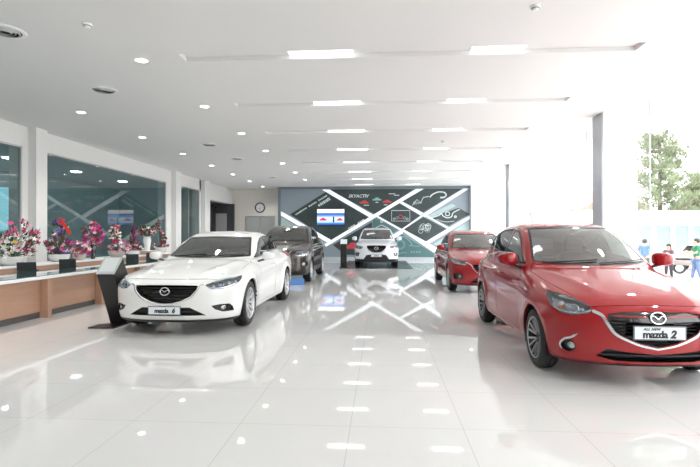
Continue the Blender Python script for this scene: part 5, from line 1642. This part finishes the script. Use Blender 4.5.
def flowers(name, label, loc, pts, colours, sizes, c, vase, leafn=60, leafsize=.12, seed=1):
    t = thing(name, label, 'flowers', loc, 0, 'flower arrangements on the ledge'); t.scale = (1.12, 1.12, 1.14)
    r_ = random.Random(seed)
    nm, m_, prof = vase
    MB().lathe(prof, 28).build(nm, M[m_], t, 50)
    st = MB()
    for p in pts[::3]:
        q = Vector((0, 0, prof[-2][1]*.9)); st.tube([q, q.lerp(Vector(p), .5)+Vector((0, 0, .03)), p], .004, 5)
    st.build('stems', M['leaf'], t, 60)
    leaves(t, pts, c, leafsize, leafn, seed)
    for i, p in enumerate(pts):
        col = colours[i % len(colours)] if isinstance(colours, list) else colours(p)
        o = bpy.data.objects.new('blossom', PET[col]); C.objects.link(o); o.parent = t
        d = (Vector(p)-Vector(c)); d += Vector((.15, -.35, .05))
        o.rotation_euler = (d.normalized()).to_track_quat('Z', 'Y').to_euler(); o.location = p
        s_ = r_.uniform(*sizes); o.scale = (s_, s_, s_)
    return t
def blob(r_, n, c, rad, shell=.75):
    out = []
    while len(out) < n:
        d = Vector((r_.gauss(0, 1), r_.gauss(0, 1), r_.gauss(0, 1))).normalized()*r_.uniform(shell, 1)
        if d.z < -.75: continue
        out.append((c[0]+d.x*rad[0], c[1]+d.y*rad[1], c[2]+d.z*rad[2]))
    return out
bowl = lambda r, h: [(0, 0), (r*.6, 0), (r*.95, h*.5), (r, h), (r*.9, h), (r*.85, h*.6), (0, h*.5)]
tallv = lambda r, h: [(0, 0), (r*.6, 0), (r*.7, h*.2), (r, h*.75), (r*.8, h*.92), (r*.95, h), (r*.85, h), (0, h*.8)]
Z = .80
rr = random.Random(11)
p_ = blob(rr, 44, (.12, .05, .42), (.26, .28, .34))+blob(rr, 50, (-.02, -.1, .24), (.26, .26, .20))
flowers('flower_arrangement', 'largest arrangement, white lilies and pink roses, at the left end of the ledge', (-6.90, 8.45, Z), p_, lambda p: ('pink' if p[2] > .50 and rr.random() < .7 else ('wine' if p[0] > .25 and rr.random() < .6 else ('palepink' if rr.random() < .25 else ('yellow' if rr.random() < .06 else 'white')))), (.038, .06), (0, 0, .2), ('planter', 'ceramic', bowl(.20, .15)), 110, .16, 2)
p_ = blob(rr, 66, (0, 0, .30), (.22, .24, .20))+blob(rr, 24, (.02, 0, .60), (.14, .15, .22))
fb_ = flowers('flower_arrangement', 'tall purple and pink arrangement with a slanting red ribbon and green top', (-6.90, 9.78, Z), p_, lambda p: ('purple' if p[2] > .5 and rr.random() < .6 else rr.choice(['pink', 'magenta', 'white', 'palepink', 'wine', 'purple'])), (.032, .05), (0, 0, .2), ('planter', 'ceramic', bowl(.19, .14)), 150, .14, 3)
rb = MB(); P_ = [(.12, -.20, .80), (.175, -.20, .82), (.33, -.12, .54), (.275, -.12, .50)]
rb.poly(P_, (0, .006, 0)); rb.build('ribbon', mat('red_ribbon', (.80, .05, .03), .4), fb_)
p_ = blob(rr, 55, (0, 0, .20), (.19, .20, .18))
flowers('flower_arrangement', 'low rounded pink and red arrangement between the ribboned one and the dark vase', (-6.85, 10.38, Z), p_, ['pink', 'palepink', 'red', 'magenta', 'white'], (.03, .05), (0, 0, .1), ('basket', 'wicker', bowl(.13, .12)), 50, .11, 4)
p_ = blob(rr, 70, (0, 0, .52), (.20, .22, .26))
flowers('flower_arrangement', 'pink and magenta ball of flowers standing in a tall dark vase', (-6.90, 10.98, Z), p_, ['pink', 'magenta', 'wine', 'palepink', 'magenta'], (.032, .055), (0, 0, .4), ('vase', 'darkvase', tallv(.07, .32)), 90, .14, 5)
p_ = blob(rr, 38, (-.02, 0, .52), (.14, .15, .24))+blob(rr, 40, (.08, 0, .22), (.26, .20, .14))
flowers('flower_arrangement', 'red orchids rising over pink and white ones in a pale basket', (-6.90, 12.0, Z), p_, lambda p: (rr.choice(['red', 'red', 'palepink', 'white']) if p[2] > .35 else rr.choice(['pink', 'palepink', 'white', 'magenta'])), (.034, .052), (0, 0, .2), ('basket', 'wicker', bowl(.19, .14)), 60, .15, 6)
p_ = [(rr.uniform(-.09, .09)*(1-k/34)+.0, rr.uniform(-.09, .09)*(1-k/34), .25+.50*k/34) for k in range(34)]+blob(rr, 18, (.06, 0, .20), (.17, .15, .08))
flowers('flower_arrangement', 'narrow upright magenta spike over small white and pink flowers', (-6.90, 12.85, Z), p_, lambda p: ('magenta' if p[2] > .3 else rr.choice(['white', 'palepink', 'pink'])), (.034, .05), (0, 0, .1), ('planter', 'ceramic', bowl(.16, .12)), 70, .16, 7)
p_ = blob(rr, 44, (0, 0, .50), (.22, .24, .12))
flowers('flower_arrangement', 'pink flowers with dark leaves spilling from the tall white vase', (-6.90, 13.62, Z+.116), p_, ['pink', 'palepink', 'red', 'white'], (.034, .052), (0, 0, .4), ('vase', 'ceramic', tallv(.11, .36)), 110, .18, 8)
p_ = []
for k in range(46):
    f_ = k/45; p_.append((.10*math.sin(f_*5.5)+rr.uniform(-.04, .04), rr.uniform(-.06, .06), .18+.72*f_))
p_ += blob(rr, 18, (0, 0, .22), (.26, .2, .10))
flowers('flower_arrangement', 'tall curved column of wine-red and pink flowers, nearest the end of the window', (-6.90, 14.5, Z), p_, ['wine', 'red', 'pink', 'white', 'wine'], (.03, .046), (0, 0, .3), ('vase', 'ceramic', bowl(.15, .16)), 60, .14, 9)
tb = thing('wooden_box', 'small wooden box on the ledge below the tall white vase', 'box', (-6.90, 13.62, Z))
MB().box(-.16, .16, -.2, .2, 0, .012, .002).box(-.16, -.145, -.2, .2, .012, .10).box(.145, .16, -.2, .2, .012, .10).box(-.145, .145, -.2, -.185, .012, .10).box(-.145, .145, .185, .2, .012, .10).build('box_body', M['wood'], tb)
MB().box(-.17, .17, -.21, .21, .10, .115, .003).build('lid', M['white'], tb)

# =================================================================== stands
M['standblack'] = mat('stand_black', (.012, .012, .013), .4)
M['paper'] = mat('info_sheet', (.34, .37, .37), .3)
t = thing('information_stand', 'slanted black information stand beside the white saloon car', 'stand', (-4.02, 6.95, 0))
MB().poly([(-.26, -.26, 0), (.13, -.24, 0), (.13, .30, 0), (-.26, .02, 0)], (0, 0, .018)).build('base_plate', M['standblack'], t)
MB().poly([(-.13, -.25, .79), (-.13, .10, .018), (-.13, .26, .018), (-.13, .22, .60), (-.13, -.02, 1.03)], (.26, 0, 0)).build('post', M['standblack'], t)
n_ = Vector((0, -.24, .23)).normalized()
q0, q1 = Vector((0, -.25, .79)), Vector((0, -.02, 1.03))
MB().poly([q0+Vector((-.14, -.01, .003)), q0+Vector((.14, -.01, .003)), q1+Vector((.14, 0, .003)), q1+Vector((-.14, 0, .003))], Vector((0, -.72, .69))*.012).build('top_panel', M['paper'], t)
MB().poly([q0.lerp(q1, .12)+Vector((-.11, -.012, .0145)), q0.lerp(q1, .12)+Vector((.11, -.012, .0145)), q0.lerp(q1, .90)+Vector((.11, -.012, .0145)), q0.lerp(q1, .90)+Vector((-.11, -.012, .0145))], Vector((0, -.72, .69))*.002).build('printed_sheet', mat('printed_sheet', (.48, .52, .52), .4), t)

t = thing('display_mat', 'dark grey floor mat under the white crossover', 'mat', (-.2, 22.1, 0))
MB().box(-1.5, 1.5, -2.65, 2.75, 0, .02, .006).build('mat_surface', mat('mat_grey', (.05, .06, .065), .25), t)
t = thing('information_kiosk', 'slim black kiosk with a white top beside the white crossover', 'kiosk', (-1.56, 19.75, .02))
t.location = (-1.56, 19.85, .02)
MB().box(-.17, .17, -.16, .16, 0, .03, .005).build('base', M['standblack'], t)
MB().box(-.13, .13, -.07, .07, .03, .98, .008).build('column', M['standblack'], t)
MB().box(-.14, .14, -.015, .015, .0, .26, .004, mtx=Matrix.Translation((0, -.06, .96)) @ Matrix.Rotation(R(-38), 4, 'X')).build('head_panel', M['art'], t)

t = thing('blue_board', 'small blue board lying on the floor under the dark crossover bumper', 'board', (-2.45, 13.35, 0))
t.location = (-2.42, 12.98, 0)
MB().box(-.30, .30, -.02, .02, 0, .17, .006, mtx=Matrix.Rotation(R(-25), 4, 'X')).build('board_face', mat('blue_board', (.05, .20, .55), .35), t)
MB().box(-.20, .20, .02, .16, 0, .012).build('foot', M['black'], t)
